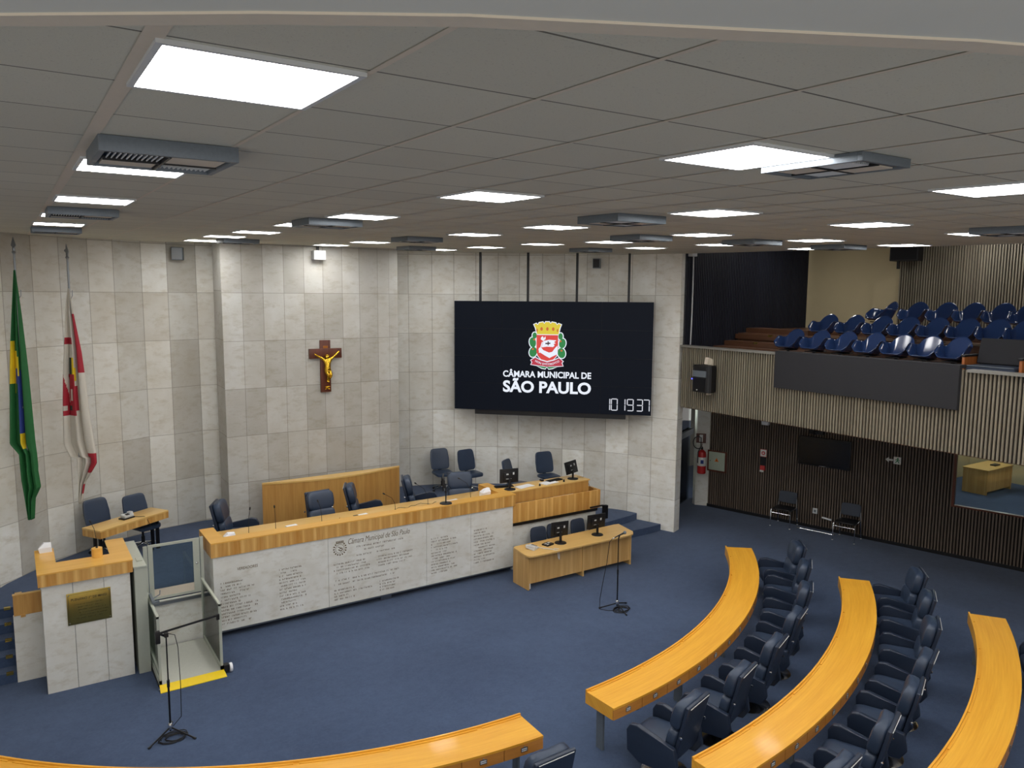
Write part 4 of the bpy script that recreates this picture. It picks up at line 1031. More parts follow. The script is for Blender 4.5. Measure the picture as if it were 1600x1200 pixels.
obj('body', P().box((.02, .01, .05), (.2, .13, .05), rx=.15, bev=.012).sell((.09, .02, .085), (.04, .05, .025)), 'greyp', t)
obj('keypad', P().box((0, -.02, .083), (.06, .06, .01), rx=.15), 'black', t)
obj('cord', P().tube([(.1, -.04, .02), (.16, -.12, .006), (.22, -.2, .004), (.23, -.245, -.01), (.26, -.26, -.1), (.3, -.27, -.2)], .005, 6), 'black', t)

# ------------------------------------------------------------------ flags (local x = along the wall, y = towards the wall)
def lerp_prof(pr, z):
    pr = sorted(pr, key=lambda q: q[1])
    if z <= pr[0][1]: return pr[0][0]
    for (x0, z0), (x1, z1) in zip(pr, pr[1:]):
        if z <= z1: return x0 + (x1 - x0) * (z - z0) / max(1e-6, z1 - z0)
    return pr[-1][0]
def flag(loc, rz, L, Rr, ztop, zbot, folds, amp, pick, label, mats, finial, grp=None):
    t = thing('flag', label, 'flag', loc, rz)
    b = loc[2]
    obj('pole', P().tube([(0, 0, zbot - b + .25), (0, 0, finial[1] - b - .2)], .017, 10), 'steel', t)
    obj('lower_bracket', P().tube([(0, 0, 3.3 - b), (-.06, .16, 3.34 - b), (-.13, .36, 3.36 - b)], .007, 6), 'steel', t)
    p = P(); z = finial[1] - b
    if finial[0] == 'spear':
        p.lathe([(.018, z - .24), (.035, z - .21), (.02, z - .19), (.022, z - .14)], n=12); p.prism([(-.012, z - .14), (.012, z - .14), (.04, z - .10), (.0, z + .04), (-.04, z - .10)], -.008, .008, m=M(((1, 0, 0, 0), (0, 0, 1, 0), (0, 1, 0, 0), (0, 0, 0, 1))))
    else:
        p.lathe([(.018, z - .24), (.035, z - .21), (.02, z - .19), (.018, z - .1)], n=12); p.prism([(-.012, z - .2), (.012, z - .2), (.03, z - .10), (.008, z - .03), (-.008, z + .03), (-.018, z - .06), (-.045, z - .08), (-.045, z - .10), (-.02, z - .12)], -.01, .01, m=M(((1, 0, 0, 0), (0, 0, 1, 0), (0, 1, 0, 0), (0, 0, 0, 1))))
    obj('finial', p, 'steel', t)
    obj('wall_bracket', P().tube([(0, 0, 5.62 - b), (-.06, .16, 5.70 - b), (-.10, .26, 5.73 - b)], .007, 6).tube([(-.10, .26, 5.72 - b), (-.10, .27, 5.83 - b)], .007, 6), 'steel', t)
    p = P(); nx, nz = 60, 130; grid = []
    for j in range(nz + 1):
        z = ztop + (zbot - ztop) * j / nz; l, r = lerp_prof(L, z), lerp_prof(Rr, z); row = []; d = (ztop - z) / (ztop - zbot)
        for i in range(nx + 1):
            s = i / nx; x = l + (r - l) * (s + .045 * sin(2 * pi * folds * s + .6) * min(1, d * 3))
            y = -.02 - amp * min(1, .15 + d * 2.2) * (sin(2 * pi * folds * s + .9 * sin(3 * d) + .5) + .35 * sin(2 * pi * (folds * 1.7) * s + 2 * d))
            row.append(p.b.verts.new((x, y, z - b)))
        grid.append(row)
    for j in range(nz):
        for i in range(nx):
            f = p.b.faces.new((grid[j][i], grid[j][i + 1], grid[j + 1][i + 1], grid[j + 1][i]))
            q = (grid[j][i].co + grid[j + 1][i + 1].co) / 2; f.material_index = pick(i / nx, q.x, q.z + b)
    o = obj('cloth', p, mats, t, smooth=60, solid=.006)
    return t
fl = [(-.007, 6.155), (-.068, 5.566), (-.13, 4.952), (-.178, 4.252), (-.25, 3.227), (-.105, 3.048), (-.097, 2.587), (-.06, 2.264), (-.032, 1.9)]
frr = [(.012, 6.155), (.059, 5.452), (.092, 4.799), (.113, 4.254), (.126, 3.862), (.155, 2.83), (.148, 2.76), (.178, 2.468), (.066, 2.265), (.024, 1.9)]
def pick1(s, x, z):
    if 4.27 < z < 4.98 and s < .45 + .0 * z and (s < .22 or z < 4.80) and s < .42: return 1 if not (z < 4.52 and s > .3) else 2
    if z <= 4.27 + .1 and z > 4.1 and .12 < s < .30: return 1
    if .34 < s < .47 and z < 4.70 and z > 4.4: return 1
    if 3.39 < z < 4.48 and .40 < s < .66:
        return 3 if abs(z - 3.85) < .02 and .5 < s < .54 else 2
    if 3.16 < z <= 3.39 and .42 < s < .62: return 1
    return 0
flag((.11, 15.28, .8), R(-33.2), fl, frr, 6.155, 1.9, 2.6, .045, pick1, 'green flag with yellow and blue centre hanging furled on its pole, leftmost', ['fgreen', 'fyellow', 'fblue', 'fwhite'], ('spear', 6.66))
f2l = [(-.006, 5.862), (-.066, 5.555), (-.121, 4.854), (-.198, 3.891), (-.233, 3.042), (-.13, 2.80), (-.004, 2.787), (-.009, 2.356), (-.028, 1.93)]
f2r = [(.015, 5.862), (.068, 5.391), (.161, 4.731), (.191, 4.314), (.246, 3.471), (.32, 2.853), (.323, 2.681), (.094, 2.313), (.015, 1.93)]
def pick2(s, x, z):
    if s > .66 and 4.35 < z < 5.40 and s > .66 + (.10 if z > 5.2 else 0): return 1
    if 2.5 < z < 2.86 and s > .66: return 1
    if 2.12 < z < 2.30 and s > .60: return 1
    if s < .50:
        if 4.87 < z < 4.97: return 1
        if 3.56 < z < 3.64: return 1
        if 3.64 < z < 4.62:
            if 4.32 < z < 4.62: return 2 if .18 < s < .40 else (3 if s >= .40 else 0)
            k = (z - 3.64) / .68
            if .12 < s + .25 * (k - .5) < .24 and k > .25: return 0
            if abs(s - .36) < .04 and .3 < k < .6: return 0
            if k < .16: return 2 if .2 < s < .36 else (0 if s < .1 else 1)
            return 1
    if .50 <= s < .64 and 3.64 < z < 4.5: return 1 if (z < 4.1 and s < .56) else (3 if 4.2 < z < 4.45 and s < .55 else 0)
    return 0
flag((.91, 15.90, .8), R(-33.2), f2l, f2r, 5.862, 1.93, 2.4, .05, pick2, 'white flag with red cross and crest hanging furled on its pole, second from left', ['fwhite', 'fred', 'fdark', 'fyellow'], ('eagle', 6.62))

# ------------------------------------------------------------------ crucifix
cr = thing('crucifix', 'dark wooden crucifix with a gilt figure on the centre stone wall', 'crucifix', (5.77, 16.4, 3.63))
p = P(); p.bb((5.655, 16.335, 3.63), (5.885, 16.398, 4.78), bev=.006); p.bb((5.41, 16.33, 4.38), (6.14, 16.398, 4.595), bev=.006); part('cross', p, 'wood_x', cr)
vs = [(0, 0, 0), (.0, -.005, .10), (.0, -.012, .19), (.0, .0, .24), (-.01, -.035, .29), (-.012, -.04, .335),
      (.075, .0, .215), (.16, .0, .285), (.25, .01, .36), (.285, .012, .385), (-.075, .0, .215), (-.16, .0, .27), (-.25, .01, .325), (-.285, .012, .345),
      (.045, -.02, -.04), (.065, -.06, -.14), (.014, .0, -.255), (.012, -.04, -.29), (-.04, -.02, -.04), (.01, -.065, -.14), (-.005, -.005, -.25), (-.005, -.04, -.285)]
ed = [(0, 1), (1, 2), (2, 3), (3, 4), (4, 5), (2, 6), (6, 7), (7, 8), (8, 9), (2, 10), (10, 11), (11, 12), (12, 13), (0, 14), (14, 15), (15, 16), (16, 17), (0, 18), (18, 19), (19, 20), (20, 21)]
rd = [.062, .056, .072, .03, .046, .036, .034, .026, .020, .018, .034, .026, .020, .018, .044, .034, .022, .016, .044, .034, .022, .016]
me = skin(vs, ed, rd, 2); me.transform(M.Translation((5.79, 16.285, 4.14)))
fg = part('figure', me, 'gold', cr, 80)
q = P(); q.sell((5.79, 16.275, 4.085), (.066, .052, .05), .7, .9); q.sell((5.83, 16.245, 4.04), (.03, .025, .05), .8, 1); part('loincloth', q, 'gold', fg)
q = P(); q.lathe([(.04, -.008), (.048, 0), (.04, .008)], (5.778, 16.25, 4.455), 14); part('hair_crown', q, 'gold', fg)
q = P(); q.bb((5.715, 16.328, 4.60), (5.825, 16.336, 4.655)); part('title_scroll', q, 'wood_o', cr)
q = P()
for i, x in enumerate((-.036, -.014, .008, .032)): q.bb((5.77 + x - .004, 16.324, 4.612), (5.77 + x + .004, 16.329, 4.645))
part('title_letter', q, 'gold', cr)
q = P(); q.sell((5.79, 16.31, 3.735), (.032, .03, .035), .9, .9); q.tube([(5.735, 16.32, 3.69), (5.845, 16.32, 3.75)], .011, 8); q.tube([(5.735, 16.32, 3.75), (5.845, 16.32, 3.69)], .011, 8); part('skull_emblem', q, 'gold', cr)

# ------------------------------------------------------------------ video wall
TL, TR = V((9.40, 17.05, 0)), V((12.91, 13.54, 0)); TX = (TR - TL).normalized(); TN = V((-TX.y, TX.x, 0)) * -1      # TN points into the hall
if TN.y > 0: TN = -TN
TW = (TR - TL).length; TB, TT = 2.885, 5.64; TH = TT - TB
vw = thing('video_wall', 'huge black video wall hanging on four rods, showing a crest, title and clock', 'video wall', tuple(TL + TX * TW / 2 + V((0, 0, TB))))
ta_ = math.atan2(TX.y, TX.x)
def tp(x, z, d=0): return TL + TX * x + TN * d + V((0, 0, TB + z))
def tbox(p, x0, z0, x1, z1, d0, d1): 
    c = tp((x0 + x1) / 2, (z0 + z1) / 2, (d0 + d1) / 2); return p.box(c, (x1 - x0, abs(d1 - d0), z1 - z0), ta_)
p = P(); tbox(p, .01, .01, TW - .01, TH - .01, -.14, -.012); part('housing', p, 'black', vw)
p = P(); tbox(p, TW * .107, -.115, TW * .875, .02, -.16, -.03); part('lower_beam', p, 'black', vw)
for i in range(4):
    for j in range(4):
        p = P(); g_ = .0035; tbox(p, TW / 4 * i + g_, TH / 4 * j + g_, TW / 4 * (i + 1) - g_, TH / 4 * (j + 1) - g_, -.012, 0); part('display_panel', p, 'scr_off', vw, 0)
for f_ in (.132, .377, .623, .877):
    b = tp(TW * f_, TH - .1, -.1); p = P(); p.box((b.x, b.y, (TT + cz(b.x, b.y)) / 2 - .05), (.055, .05, cz(b.x, b.y) - TT + .1), ta_); part('rod', p, 'black', vw)
def on_tv(name, me, mat, d=.002, par=None):
    m = frame(tp(0, 0, d), TX, (0, 0, 1)); me.transform(m); return part(name, me, mat, par or vw, 0)
me = text_mesh('CÂMARA MUNICIPAL DE', .215, ext=.0005, bold=.006, width=TW * .447); me.transform(M.Translation((TW * .256, TH * .315, 0))); on_tv('title_line', me, 'e_white')
me = text_mesh('SÃO PAULO', .39, ext=.0005, bold=.013, width=TW * .447); me.transform(M.Translation((TW * .256, TH * .178, 0))); on_tv('title_line', me, 'e_white')
SEG = {'0': 'abcdef', '1': 'bc', '9': 'abcdfg', '3': 'abcdg', '7': 'abc'}
p = P()
def seg7(p, ch, x, z, w, h, t=.022):
    B = {'a': (x + t, z + h - t, x + w - t, z + h), 'd': (x + t, z, x + w - t, z + t), 'g': (x + t, z + h / 2 - t / 2, x + w - t, z + h / 2 + t / 2),
         'f': (x, z + h / 2 + .008, x + t, z + h - .012), 'e': (x, z + .012, x + t, z + h / 2 - .008), 'b': (x + w - t, z + h / 2 + .008, x + w, z + h - .012), 'c': (x + w - t, z + .012, x + w, z + h / 2 - .008)}
    for k in SEG[ch]: a = B[k]; tbox(p, a[0], a[1], a[2], a[3], 0, .003)
for ch, f_ in (('1', .766), ('0', .803), ('1', .841), ('9', .881), ('3', .926), ('7', .959)): seg7(p, ch, TW * f_, .10, .165, .30)
part('clock_digit', p, 'e_clock', vw, 0)
# crest shown on the screen, metres from its centre
def poly(pts, s=.001325): return [((x - 605) * s, (600 - y) * s) for x, y in pts]
CX, CZ_ = TW * .481, TH * .607
def grow(pts, d):
    n = len(pts); out = []; a = sum(p0[0] * p1[1] - p1[0] * p0[1] for p0, p1 in zip(pts, pts[1:] + pts[:1])); sg = 1 if a > 0 else -1
    for i in range(n):
        p0, p1, p2 = V(pts[i - 1]), V(pts[i]), V(pts[(i + 1) % n]); e1 = (p1 - p0).normalized(); e2 = (p2 - p1).normalized()
        k = (V((e1.y, -e1.x)) + V((e2.y, -e2.x))); k = k.normalized() if k.length > 1e-6 else V((e1.y, -e1.x)); out.append(tuple(p1 + k * d * sg))
    return out
def shape(name, plist, mat, lay):
    bmx = P()
    for pts in plist: bmx.prism(pts, 0, .0006)
    me = bpy.data.meshes.new(name); bmesh.ops.recalc_face_normals(bmx.b, faces=bmx.b.faces[:]); bmx.b.to_mesh(me); bmx.b.free()
    me.transform(M.Translation((CX, CZ_, 0))); return on_tv(name, me, mat, .001 + .0008 * lay)
def ell(cx, cy, rx, ry, n=20, rot=0): return [(cx + rx * cos(2 * pi * i / n) * cos(rot) - ry * sin(2 * pi * i / n) * sin(rot), cy + rx * cos(2 * pi * i / n) * sin(rot) + ry * sin(2 * pi * i / n) * cos(rot)) for i in range(n)]
crown = poly([(350, 215), (395, 195), (420, 225), (450, 182), (520, 168), (545, 200), (570, 165), (640, 165), (665, 200), (690, 168), (760, 182), (785, 222), (815, 195), (865, 212), (835, 280), (815, 395), (410, 395), (385, 280)])
shield = poly([(402, 408), (808, 408), (808, 720), (780, 800), (720, 865), (605, 895), (490, 865), (430, 800), (402, 720)])
leaves = [poly(ell(365, 420, 42, 58)), poly(ell(330, 550, 62, 95, rot=-.15)), poly(ell(340, 730, 72, 95, rot=.25)), poly(ell(855, 430, 42, 62)), poly(ell(890, 560, 62, 90, rot=.15)), poly(ell(875, 740, 72, 95, rot=-.25))]
ribbon = poly([(300, 885), (380, 835), (470, 880), (605, 915), (740, 880), (830, 835), (905, 895), (880, 925), (905, 980), (740, 990), (605, 1000), (470, 985), (300, 965), (325, 925)])
sprig = [poly([(400, 985), (560, 1005), (600, 1000), (570, 1040), (500, 1025)]), poly([(805, 995), (650, 1005), (600, 1000), (640, 1042), (710, 1028)])]
shape('crest_outline', [grow(q, .022) for q in [crown, ribbon] + leaves + sprig] + [grow(shield, .016)], 'e_white', 0)
shape('crest_leaf', leaves + sprig, 'e_green', 1)
shape('crest_berry', [poly(ell(x, y, 20, 18)) for x, y in ((360, 495), (335, 675), (855, 520), (875, 695))], 'e_orange', 2)
shape('crest_shield', [shield], 'e_red', 2)
shape('crest_ribbon', [ribbon], 'e_ribbon', 3)
shape('crest_crown', [crown], 'e_yellow', 3)
shape('crest_gem', [poly(ell(x, 295, 24, 34)) for x in (495, 605, 715)] + [poly(ell(x, 320, 14, 30)) for x in (410, 795)], 'e_orange', 4)
shape('crest_arm', [poly([(800, 600), (806, 760), (700, 810), (650, 838), (560, 790), (460, 730), (440, 690), (450, 650), (490, 640), (530, 690), (640, 735), (700, 720), (760, 640)]), poly([(490, 450), (520, 430), (540, 470), (570, 430), (575, 480), (530, 520), (505, 505), (480, 490)]), poly([(445, 740), (465, 745), (520, 540), (505, 535)])], 'e_white', 4)
shape('crest_banner', [poly([(530, 520), (640, 495), (780, 505), (735, 535), (765, 560), (725, 575), (745, 605), (715, 630), (600, 625), (500, 640)])], 'e_white', 5)
shape('crest_cross', [poly([(612, 525), (632, 525), (632, 600), (612, 600)]), poly([(570, 555), (665, 548), (665, 572), (570, 580)])], 'e_dark', 6)
for i, (s_, x, r_) in enumerate((('NON', 430, -.42), ('DVCOR', 605, 0), ('DVCO', 775, .42))):
    me = text_mesh(s_, .07, ext=.0003, bold=.001, align='CENTER'); me.transform(M.Translation((CX + (x - 605) * .001325, CZ_ + (600 - (968 if i == 1 else 935)) * .001325, 0)) @ M.Rotation(r_, 4, 'Z')); on_tv('crest_motto', me, 'e_white', .006)

# ------------------------------------------------------------------ small things on the walls
def wbox(name, c, d, mat, label, cat, rz=0, extra=None):
    t = thing(name, label, cat, c, rz); obj('housing', P().box((0, 0, 0), d, bev=.008), mat, t)
    if extra: extra(t)
    return t
a3 = R(-12)
wbox('wall_speaker', (2.98, 17.26, 6.6), (.22, .16, .26), 'galv', 'small grey box speaker high on the left stone wall', 'speaker', R(-20), lambda t: obj('grille', P().box((0, -.082, 0), (.19, .006, .23)), 'steel', t))
wbox('white_wall_box', (5.65, 16.30, 6.62), (.26, .2, .2), 'greyp', 'white box with grey face at the ceiling above the crucifix', 'wall box', 0, lambda t: (obj('face_plate', P().box((0, -.102, -.01), (.2, .006, .15)), 'white', t), obj('bracket', P().box((0, .05, .14), (.05, .05, .1)), 'black', t)))
wbox('switch_block', (7.66, 17.2, 6.5), (.13, .10, .34), 'greyp', 'small white stacked block beside the top right edge of the centre slab', 'wall block', R(-10), lambda t: obj('slot', P().box((0, -.052, .06), (.11, .006, .03)).box((0, -.052, -.06), (.11, .006, .03)), 'black', t))
wbox('wall_speaker', (12.28, 14.95, 6.58), (.18, .16, .24), 'galv', 'small dark speaker above the right end of the video wall', 'speaker', R(-48), lambda t: obj('grille', P().box((0, -.082, 0), (.15, .006, .2)), 'black', t))
wbox('sensor_box', (13.72, 13.12, 6.80), (.17, .14, .14), 'greyp', 'small white sensor box where the stone wall meets the dark gallery wall', 'sensor', 0)
p = P(); p.tube([(13.80, 13.17, 6.75), (13.81, 13.17, 5.9), (13.80, 13.165, 5.2), (13.79, 13.17, 4.62)], .016, 8); tag(obj('conduit', p, 'greyp'), 'thin white vertical conduit on the dark gallery side wall', 'conduit')
t = wbox('hanging_speaker', (17.95, 10.3, 6.82), (.5, .62, .34), 'black', 'black speaker hanging at the ceiling by the cream gallery wall', 'speaker', R(15), lambda t: (obj('bracket', P().box((.1, .2, -.1), (.06, .06, .5)), 'black', t), obj('grille', P().box((-.252, 0, 0), (.006, .56, .28)), 'blackm', t)))

# loudspeaker on the fascia
t = thing('loudspeaker', 'black loudspeaker with blue light mounted on the slatted gallery front', 'speaker', (13.27, 12.2, 3.6))
p = P(); p.prism([(-.16, .2), (-.16, -.2), (-.10, -.28), (.15, -.22), (.15, .22), (-.10, .28)][::-1], 0, .62); bmesh.ops.bevel(p.b, geom=p.b.edges[:], offset=.02, segments=2, affect='EDGES'); obj('cabinet', p, 'black', t)
p = P()
q = [(-.18 - .03 * sin(pi * i / 8), -.2 + .05 * i, .36 + .04 * sin(pi * i / 8)) for i in range(9)]
p.prism([(-.19, -.19), (-.15, -.19), (-.15, .19), (-.19, .19), (-.215, 0)][::-1], .36, .50); obj('horn_lip', p, 'galv', t)
obj('grille', P().box((-.168, 0, .18), (.012, .36, .30)), 'blackm', t)
obj('led', P().sell((-.20, .20, .30), (.014, .014, .014), 1, 1, n1=6, n2=8), 'led', t); obj('badge', P().sell((-.178, .06, .055), (.01, .02, .014), 1, 1, n1=6, n2=8), 'signwhite', t)
obj('bracket', P().box((.10, 0, .70), (.12, .10, .16), ry=.3).box((.163, 0, .60), (.05, .14, .3)).box((.142, 0, .40), (.09, .08, .08)), 'beige', t); obj('lower_bracket', P().box((.1, -.05, -.03), (.1, .06, .08)), 'beige', t)

# things on the lower slatted wall: point t along it (0..1) from the strip
def lw(v):
    a, b = V(LW[1]), V(LW[2])
    if v > 12.92: a, b = V(LW[0]), V(LW[1])
    k = (v - a.y) / (b.y - a.y); q = a + (b - a) * k; d = (b - a).normalized(); n = V((d.y, -d.x)); n = n if n.x < 0 else -n
    return q, d, n
def wall_frame(v, z, off=.055):
    q, d, n = lw(v); x = V((d.x, d.y, 0)); return frame((q.x + n.x * off, q.y + n.y * off, z), x, (0, 0, 1)), math.atan2(n.y, n.x) + pi / 2
def on_wall(name, v, z, label, cat):
    m, a = wall_frame(v, z); t = thing(name, label, cat, tuple(m.translation), a); return t
# local axes on these: x to the right, y into the wall, z up
t = on_wall('wall_television', 11.32, 1.64, 'black flat television on the dark slatted wall under the gallery', 'television')
obj('housing', P().box((0, -.05, .33), (1.27, .05, .72), bev=.008), 'black', t); obj('screen', P().box((0, -.077, .335), (1.24, .004, .68)), 'screen', t); obj('brand_strip', P().box((-.02, -.078, -.012), (.16, .006, .012)), 'chrome', t); obj('mount', P().box((0, -.015, .35), (.5, .03, .3)), 'blackm', t)
t = on_wall('ceiling_camera', 11.50, 2.42, 'dark camera device above the wall television', 'camera')
obj('body', P().box((0, -.09, .06), (.34, .16, .12), bev=.02), 'black', t); obj('lens', P().lathe([(.05, 0), (.05, .05), (.035, .06)], n=14, m=M.Translation((0, -.16, .05)) @ M.Rotation(pi / 2, 4, 'X')), 'blackm', t); obj('bracket', P().box((.15, -.05, .12), (.3, .1, .03)), 'blackm', t)
t = on_wall('electric_panel', 14.10, 1.06, 'pale grey electric panel with orange warning triangle on the slatted wall', 'panel box')
obj('frame', P().box((0, -.01, .25), (.56, .03, .58)), 'wood_x', t); obj('door', P().box((0, -.03, .255), (.47, .02, .5), bev=.003), 'panelgrey', t)
p = P(); p.prism([(-.06, -.045), (.06, -.045), (0, .06)], 0, .004, m=frame((0, -.042, .29), (1, 0, 0), (0, 0, 1))); obj('warning_sign', p, 'orange', t)
p = P(); p.prism([(-.012, -.025), (.012, -.025), (.0, .03)], 0, .004, m=frame((0, -.046, .285), (1, 0, 0), (0, 0, 1))); obj('warning_bolt', p, 'black', t)
obj('lock', P().lathe([(.012, 0), (.01, .01)], n=10, m=M.Translation((-.19, -.04, .25)) @ M.Rotation(pi / 2, 4, 'X')), 'black', t)
t = on_wall('fire_alarm_station', 12.84, 1.28, 'small red fire alarm sign and call point on the slatted wall', 'fire alarm')
obj('sign', P().box((0, -.02, .45), (.16, .006, .18)), 'signwhite', t); obj('sign_border', P().box((0, -.018, .45), (.175, .006, .20)), 'signred', t)
q = P(); q.lathe([(.05, 0), (.05, .003)], n=18, m=M.Translation((0, -.025, .45)) @ M.Rotation(pi / 2, 4, 'X')); obj('sign_symbol', q, 'signred', t); q = P(); q.lathe([(.022, 0), (.022, .004)], n=14, m=M.Translation((0, -.027, .45)) @ M.Rotation(pi / 2, 4, 'X')); obj('sign_dot', q, 'signwhite', t)
obj('call_point', P().box((0, -.03, .06), (.13, .06, .12), bev=.008), 'signred', t); obj('white_tag', P().box((-.01, -.06, -.02), (.10, .01, .05)), 'signwhite', t); obj('back_board', P().box((0, -.012, .2), (.14, .012, .28)), 'black', t)
t = on_wall('exit_sign', 9.80, 1.97, 'small exit sign with left arrow and running figure on the slatted wall', 'exit sign')
p = P(); p.prism([(-.17, .0), (-.09, .065), (-.09, .022), (.0, .022), (.0, -.022), (-.09, -.022), (-.09, -.065)][::-1], 0, .004, m=frame((0, -.02, .05), (1, 0, 0), (0, 0, 1))); obj('arrow', p, 'signwhite', t, smooth=0)
obj('plate', P().box((.09, -.01, .05), (.16, .006, .17)), 'signwhite', t)
p = P(); p.box((.10, -.016, .10), (.03, .004, .03)); p.box((.095, -.016, .055), (.025, .004, .06), ry=.4); p.box((.07, -.016, .02), (.018, .004, .06), ry=.7); p.box((.12, -.016, .015), (.018, .004, .06), ry=-.5); p.box((.065, -.016, .07), (.05, .004, .014), ry=-.5); p.box((.125, -.016, .06), (.05, .004, .014), ry=.5); obj('running_figure', p, 'signgreen', t, smooth=0)
t = on_wall('wall_socket', 11.48, .42, 'pale socket plate on the slatted wall between the visitor chairs', 'socket')
obj('plate', P().box((0, -.012, .04), (.12, .02, .14), bev=.004), 'greyp', t); obj('socket', P().box((0, -.024, .04), (.05, .006, .06)), 'galv', t)
t = on_wall('white_lever', 11.18, .30, 'white bar sticking out of the slatted wall below the socket', 'bar'); obj('bar', P().box((0, -.05, .03), (.24, .04, .035), ry=.1, bev=.006), 'white', t)
t = on_wall('emergency_lamp', 12.80, 2.50, 'white round-cornered emergency lamp under the gallery edge', 'lamp'); obj('housing', P().box((0, -.06, .08), (.2, .12, .2), bev=.03), 'greyp', t); obj('cover', P().box((0, -.118, .05), (.15, .01, .1), bev=.004), 'white', t)
# extinguisher and sign on the stone strip
ex = thing('fire_extinguisher', 'red fire extinguisher hung on the stone strip by the glass door', 'fire extinguisher', (15.56, 14.30, .98))
obj('cylinder', P().lathe([(.10, 0), (.115, .02), (.115, .52), (.10, .60), (.05, .645), (.03, .66)], n=24), 'red', ex)
p = P(); p.lathe([(.117, .22), (.117, .46)], n=24); obj('label', p, 'signwhite', ex)
obj('label_print', P().box((-.08, -.085, .34), (.08, .02, .1), rz=R(-45)), 'fblue', ex)
obj('valve', P().tube([(0, 0, .65), (0, 0, .72)], .025, 10).box((-.03, -.02, .74), (.14, .03, .02), rz=R(45), ry=.2).tube([(.0, .02, .72), (.02, .02, .82)], .008, 6), 'black', ex)
hp = [(0, 0, .70)] + [(-.07 - .12 * sin(a) * .9, .06 + .09 * sin(a) + .02, .85 - .17 * cos(a)) for a in (0, .4, .8, 1.2, 1.6, 2.0, 2.4, 2.8, 3.1)] + [(.0, .05, .98), (-.02, .03, .75), (-.12, .03, .6), (-.13, .03, .3)]
obj('hose', P().tube(hp, .013, 8), 'black', ex)
sg = thing('extinguisher_sign', 'small brown framed sign with white bar above the fire extinguisher', 'sign', (15.68, 14.46, 1.80), R(-48))
obj('plate', P().box((0, -.03, .12), (.26, .012, .26)), 'wood_x', sg); obj('symbol', P().box((0, -.04, .12), (.09, .006, .2)), 'signwhite', sg)

# ------------------------------------------------------------------ gallery seats: moulded shell with arms, front = local -x
def make_shell():
    t = thing('shell_armchair', '', 'chair')
    p = P(); nu, nv = 30, 36; grid = []
    def sm(x): x = max(0, min(1, x)); return x * x * (3 - 2 * x)
    for j in range(nu + 1):
        s = j / nu; row = []
        for i in range(nv + 1):
            q = -1 + 2 * i / nv; aq = abs(q)
            side = sm((aq - .42) / .58)                              # 0 on the pan, 1 at the rolled arm edge
            ybase = .212 * (q / .62 if aq < .62 else math.copysign(1 + .36 * (aq - .62) / .38, q))
            armh = .10 + .165 * sm(s / .32)
            pan = .03 * sm(1 - s / .12)
            if s < .5:
                k = s / .5; x = -.27 + .40 * k; z = pan + (armh - pan) * side ** 1.15 + .012 * k; y = ybase * (.93 + .07 * sm(s / .1))
                x += .05 * sm(1 - s / .1) * side
            else:
                k = (s - .5) / .5; z0 = .012 + (armh - .012) * side ** 1.15
                zt = .265 + .20 * cos(min(1, aq / .97) * pi / 2) ** 1.05
                z = z0 + (zt - z0) * k ** 1.15; x = .13 + .17 * k ** .75 * (1 - .55 * aq ** 2.2) + .02 * k; y = ybase * (1 - .10 * k * aq)
            row.append(p.b.verts.new((x * .99 + z * .12, y, z - (x - .0) * .12 * (1 if x < .2 else 1))))
        grid.append(row)
    for j in range(nu):
        for i in range(nv): p.b.faces.new((grid[j][i], grid[j][i + 1], grid[j + 1][i + 1], grid[j + 1][i]))
    obj('shell', p, 'shell', t, smooth=180, solid=.014)
    obj("mount_plate", P().box((.0, 0, -.02), (.3, .3, .02), bev=.004), 'blackm', t)
    obj('pedestal', P().tube([(0, 0, -.40), (0, 0, -.02)], .035, 10).lathe([(.14, -.40), (.13, -.385), (.04, -.37)], n=16), 'blackm', t)
    return t
SH = Proto(make_shell()); SH.src.scale = (.95, .88, 1.0)
def row_lab(row, i): return 'glossy blue moulded shell seat in the %s gallery row, %s from the left' % (row, ORD[i])
for i, v in enumerate((10.72, 10.08, 9.46, 8.85, 8.27, 7.72, 7.20)):
    SH.put((14.26, v, 4.66), R(4), row_lab('front', i), group='gallery shell seats')
for i, v in enumerate((10.52, 9.88, 9.25, 8.68, 8.09, 7.52, 6.98, 6.5)):
    SH.put((15.16, v, 4.98), R(4), row_lab('middle', i), group='gallery shell seats')
for i, v in enumerate((9.75, 9.02, 8.42, 7.88, 7.32, 6.86, 6.4)):
    SH.put((16.08, v, 5.27), R(4) if i else R(-25), ('glossy blue moulded shell seat turned sideways at the left end of the rear gallery row' if i == 0 else row_lab('rear', i)), group='gallery shell seats')
t = thing('upholstered_seat', 'dark upholstered armchair with orange wood arms at the right end of the gallery front', 'armchair', (14.25, 6.42, 4.25))
obj('seat', P().box((-.05, 0, .30), (.52, .80, .16), bev=.05, seg=3), 'fabric_k', t)
obj('backrest', P().box((.22, 0, .60), (.12, .84, .46), ry=.25, bev=.03, seg=3), 'darkpanel', t)
obj('seat_piping', P().tube([(-.31, -.38, .37), (-.31, .38, .37)], .008, 6), 'galv', t)
for s in (-1, 1):
    a = obj('armrest', P().box((-.02, s * .46, .26), (.5, .05, .50), bev=.012), 'wood_o', t); obj('arm_pad', P().box((-.04, s * .46, .53), (.52, .07, .04), bev=.012), 'black', a)

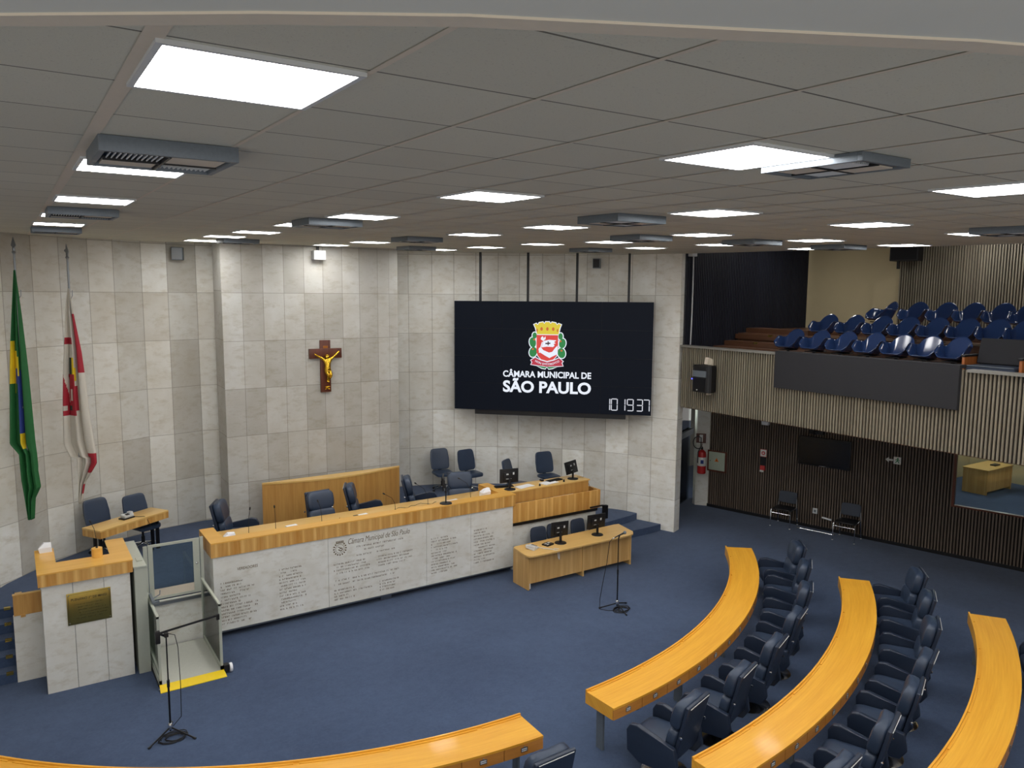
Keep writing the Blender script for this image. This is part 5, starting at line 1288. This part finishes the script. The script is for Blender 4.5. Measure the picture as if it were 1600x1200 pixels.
# ------------------------------------------------------------------ side room furniture
for (u0, u1, v0, v1), w in (((23.75, 25.25, 10.75, 11.45), 'left, with a dark object on top'), ((24.5, 26.0 - .1, 9.35, 10.05), 'right, cut by the frame')):
    t = thing('side_room_desk', 'light wood desk in the side room, ' + w, 'desk', ((u0 + u1) / 2, (v0 + v1) / 2, 0))
    p = P(); p.bb((u0 - .02, v0 - .02, .72), (u1 + .02, v1 + .02, .75)); part('desktop', p, 'wood_dt', t)
    p = P(); p.bb((u0 + .03, v0 + .03, .08), (u1 - .03, v0 + .055, .72)); part('front_panel', p, 'wood_d', t)
    for q in (u0, u1 - .03):
        p = P(); p.bb((q, v0, 0), (q + .03, v1, .72)); part('side_panel', p, 'wood_d', t)
p = P(); p.box((24.7, 11.0, .77), (.3, .16, .04), bev=.01); tag(obj('flat_device', p, 'black'), 'flat black object on the left desk in the side room', 'device')

# ------------------------------------------------------------------ camera, world, view
cam = bpy.data.cameras.new('camera'); co = bpy.data.objects.new('camera', cam); COL.objects.link(co)
pitch = math.atan((600 - 460.3) / 1195); roll = R(.35); th = R(33.2)
cpi, spi = cos(pitch), sin(pitch)
fw = V((0, cpi, -spi)); r0 = V((1, 0, 0)); d0 = fw.cross(r0); rr = r0 * cos(roll) - d0 * sin(roll); dd = fw.cross(rr)
Rm = M.Rotation(-th, 3, 'Z'); fw, rr, dd = Rm @ fw, Rm @ rr, Rm @ dd
mw = M((rr, -dd, -fw)).transposed().to_4x4(); mw.translation = (0, 0, EYE); co.matrix_world = mw
cam.sensor_width = 36; cam.lens = 36 * 1195 / 1600; cam.clip_end = 100; cam.clip_start = .05
SC.camera = co
w = bpy.data.worlds.new('world'); SC.world = w; w.use_nodes = True
w.node_tree.nodes['Background'].inputs[0].default_value = (1.0, .97, .92, 1); w.node_tree.nodes['Background'].inputs[1].default_value = 1.0  # ambient light added to fill the hall and lift its ceiling
SC.view_settings.view_transform = 'Standard'; SC.view_settings.look = 'None'; SC.view_settings.gamma = 1; SC.view_settings.use_curve_mapping = False
SC.view_settings.exposure = 0
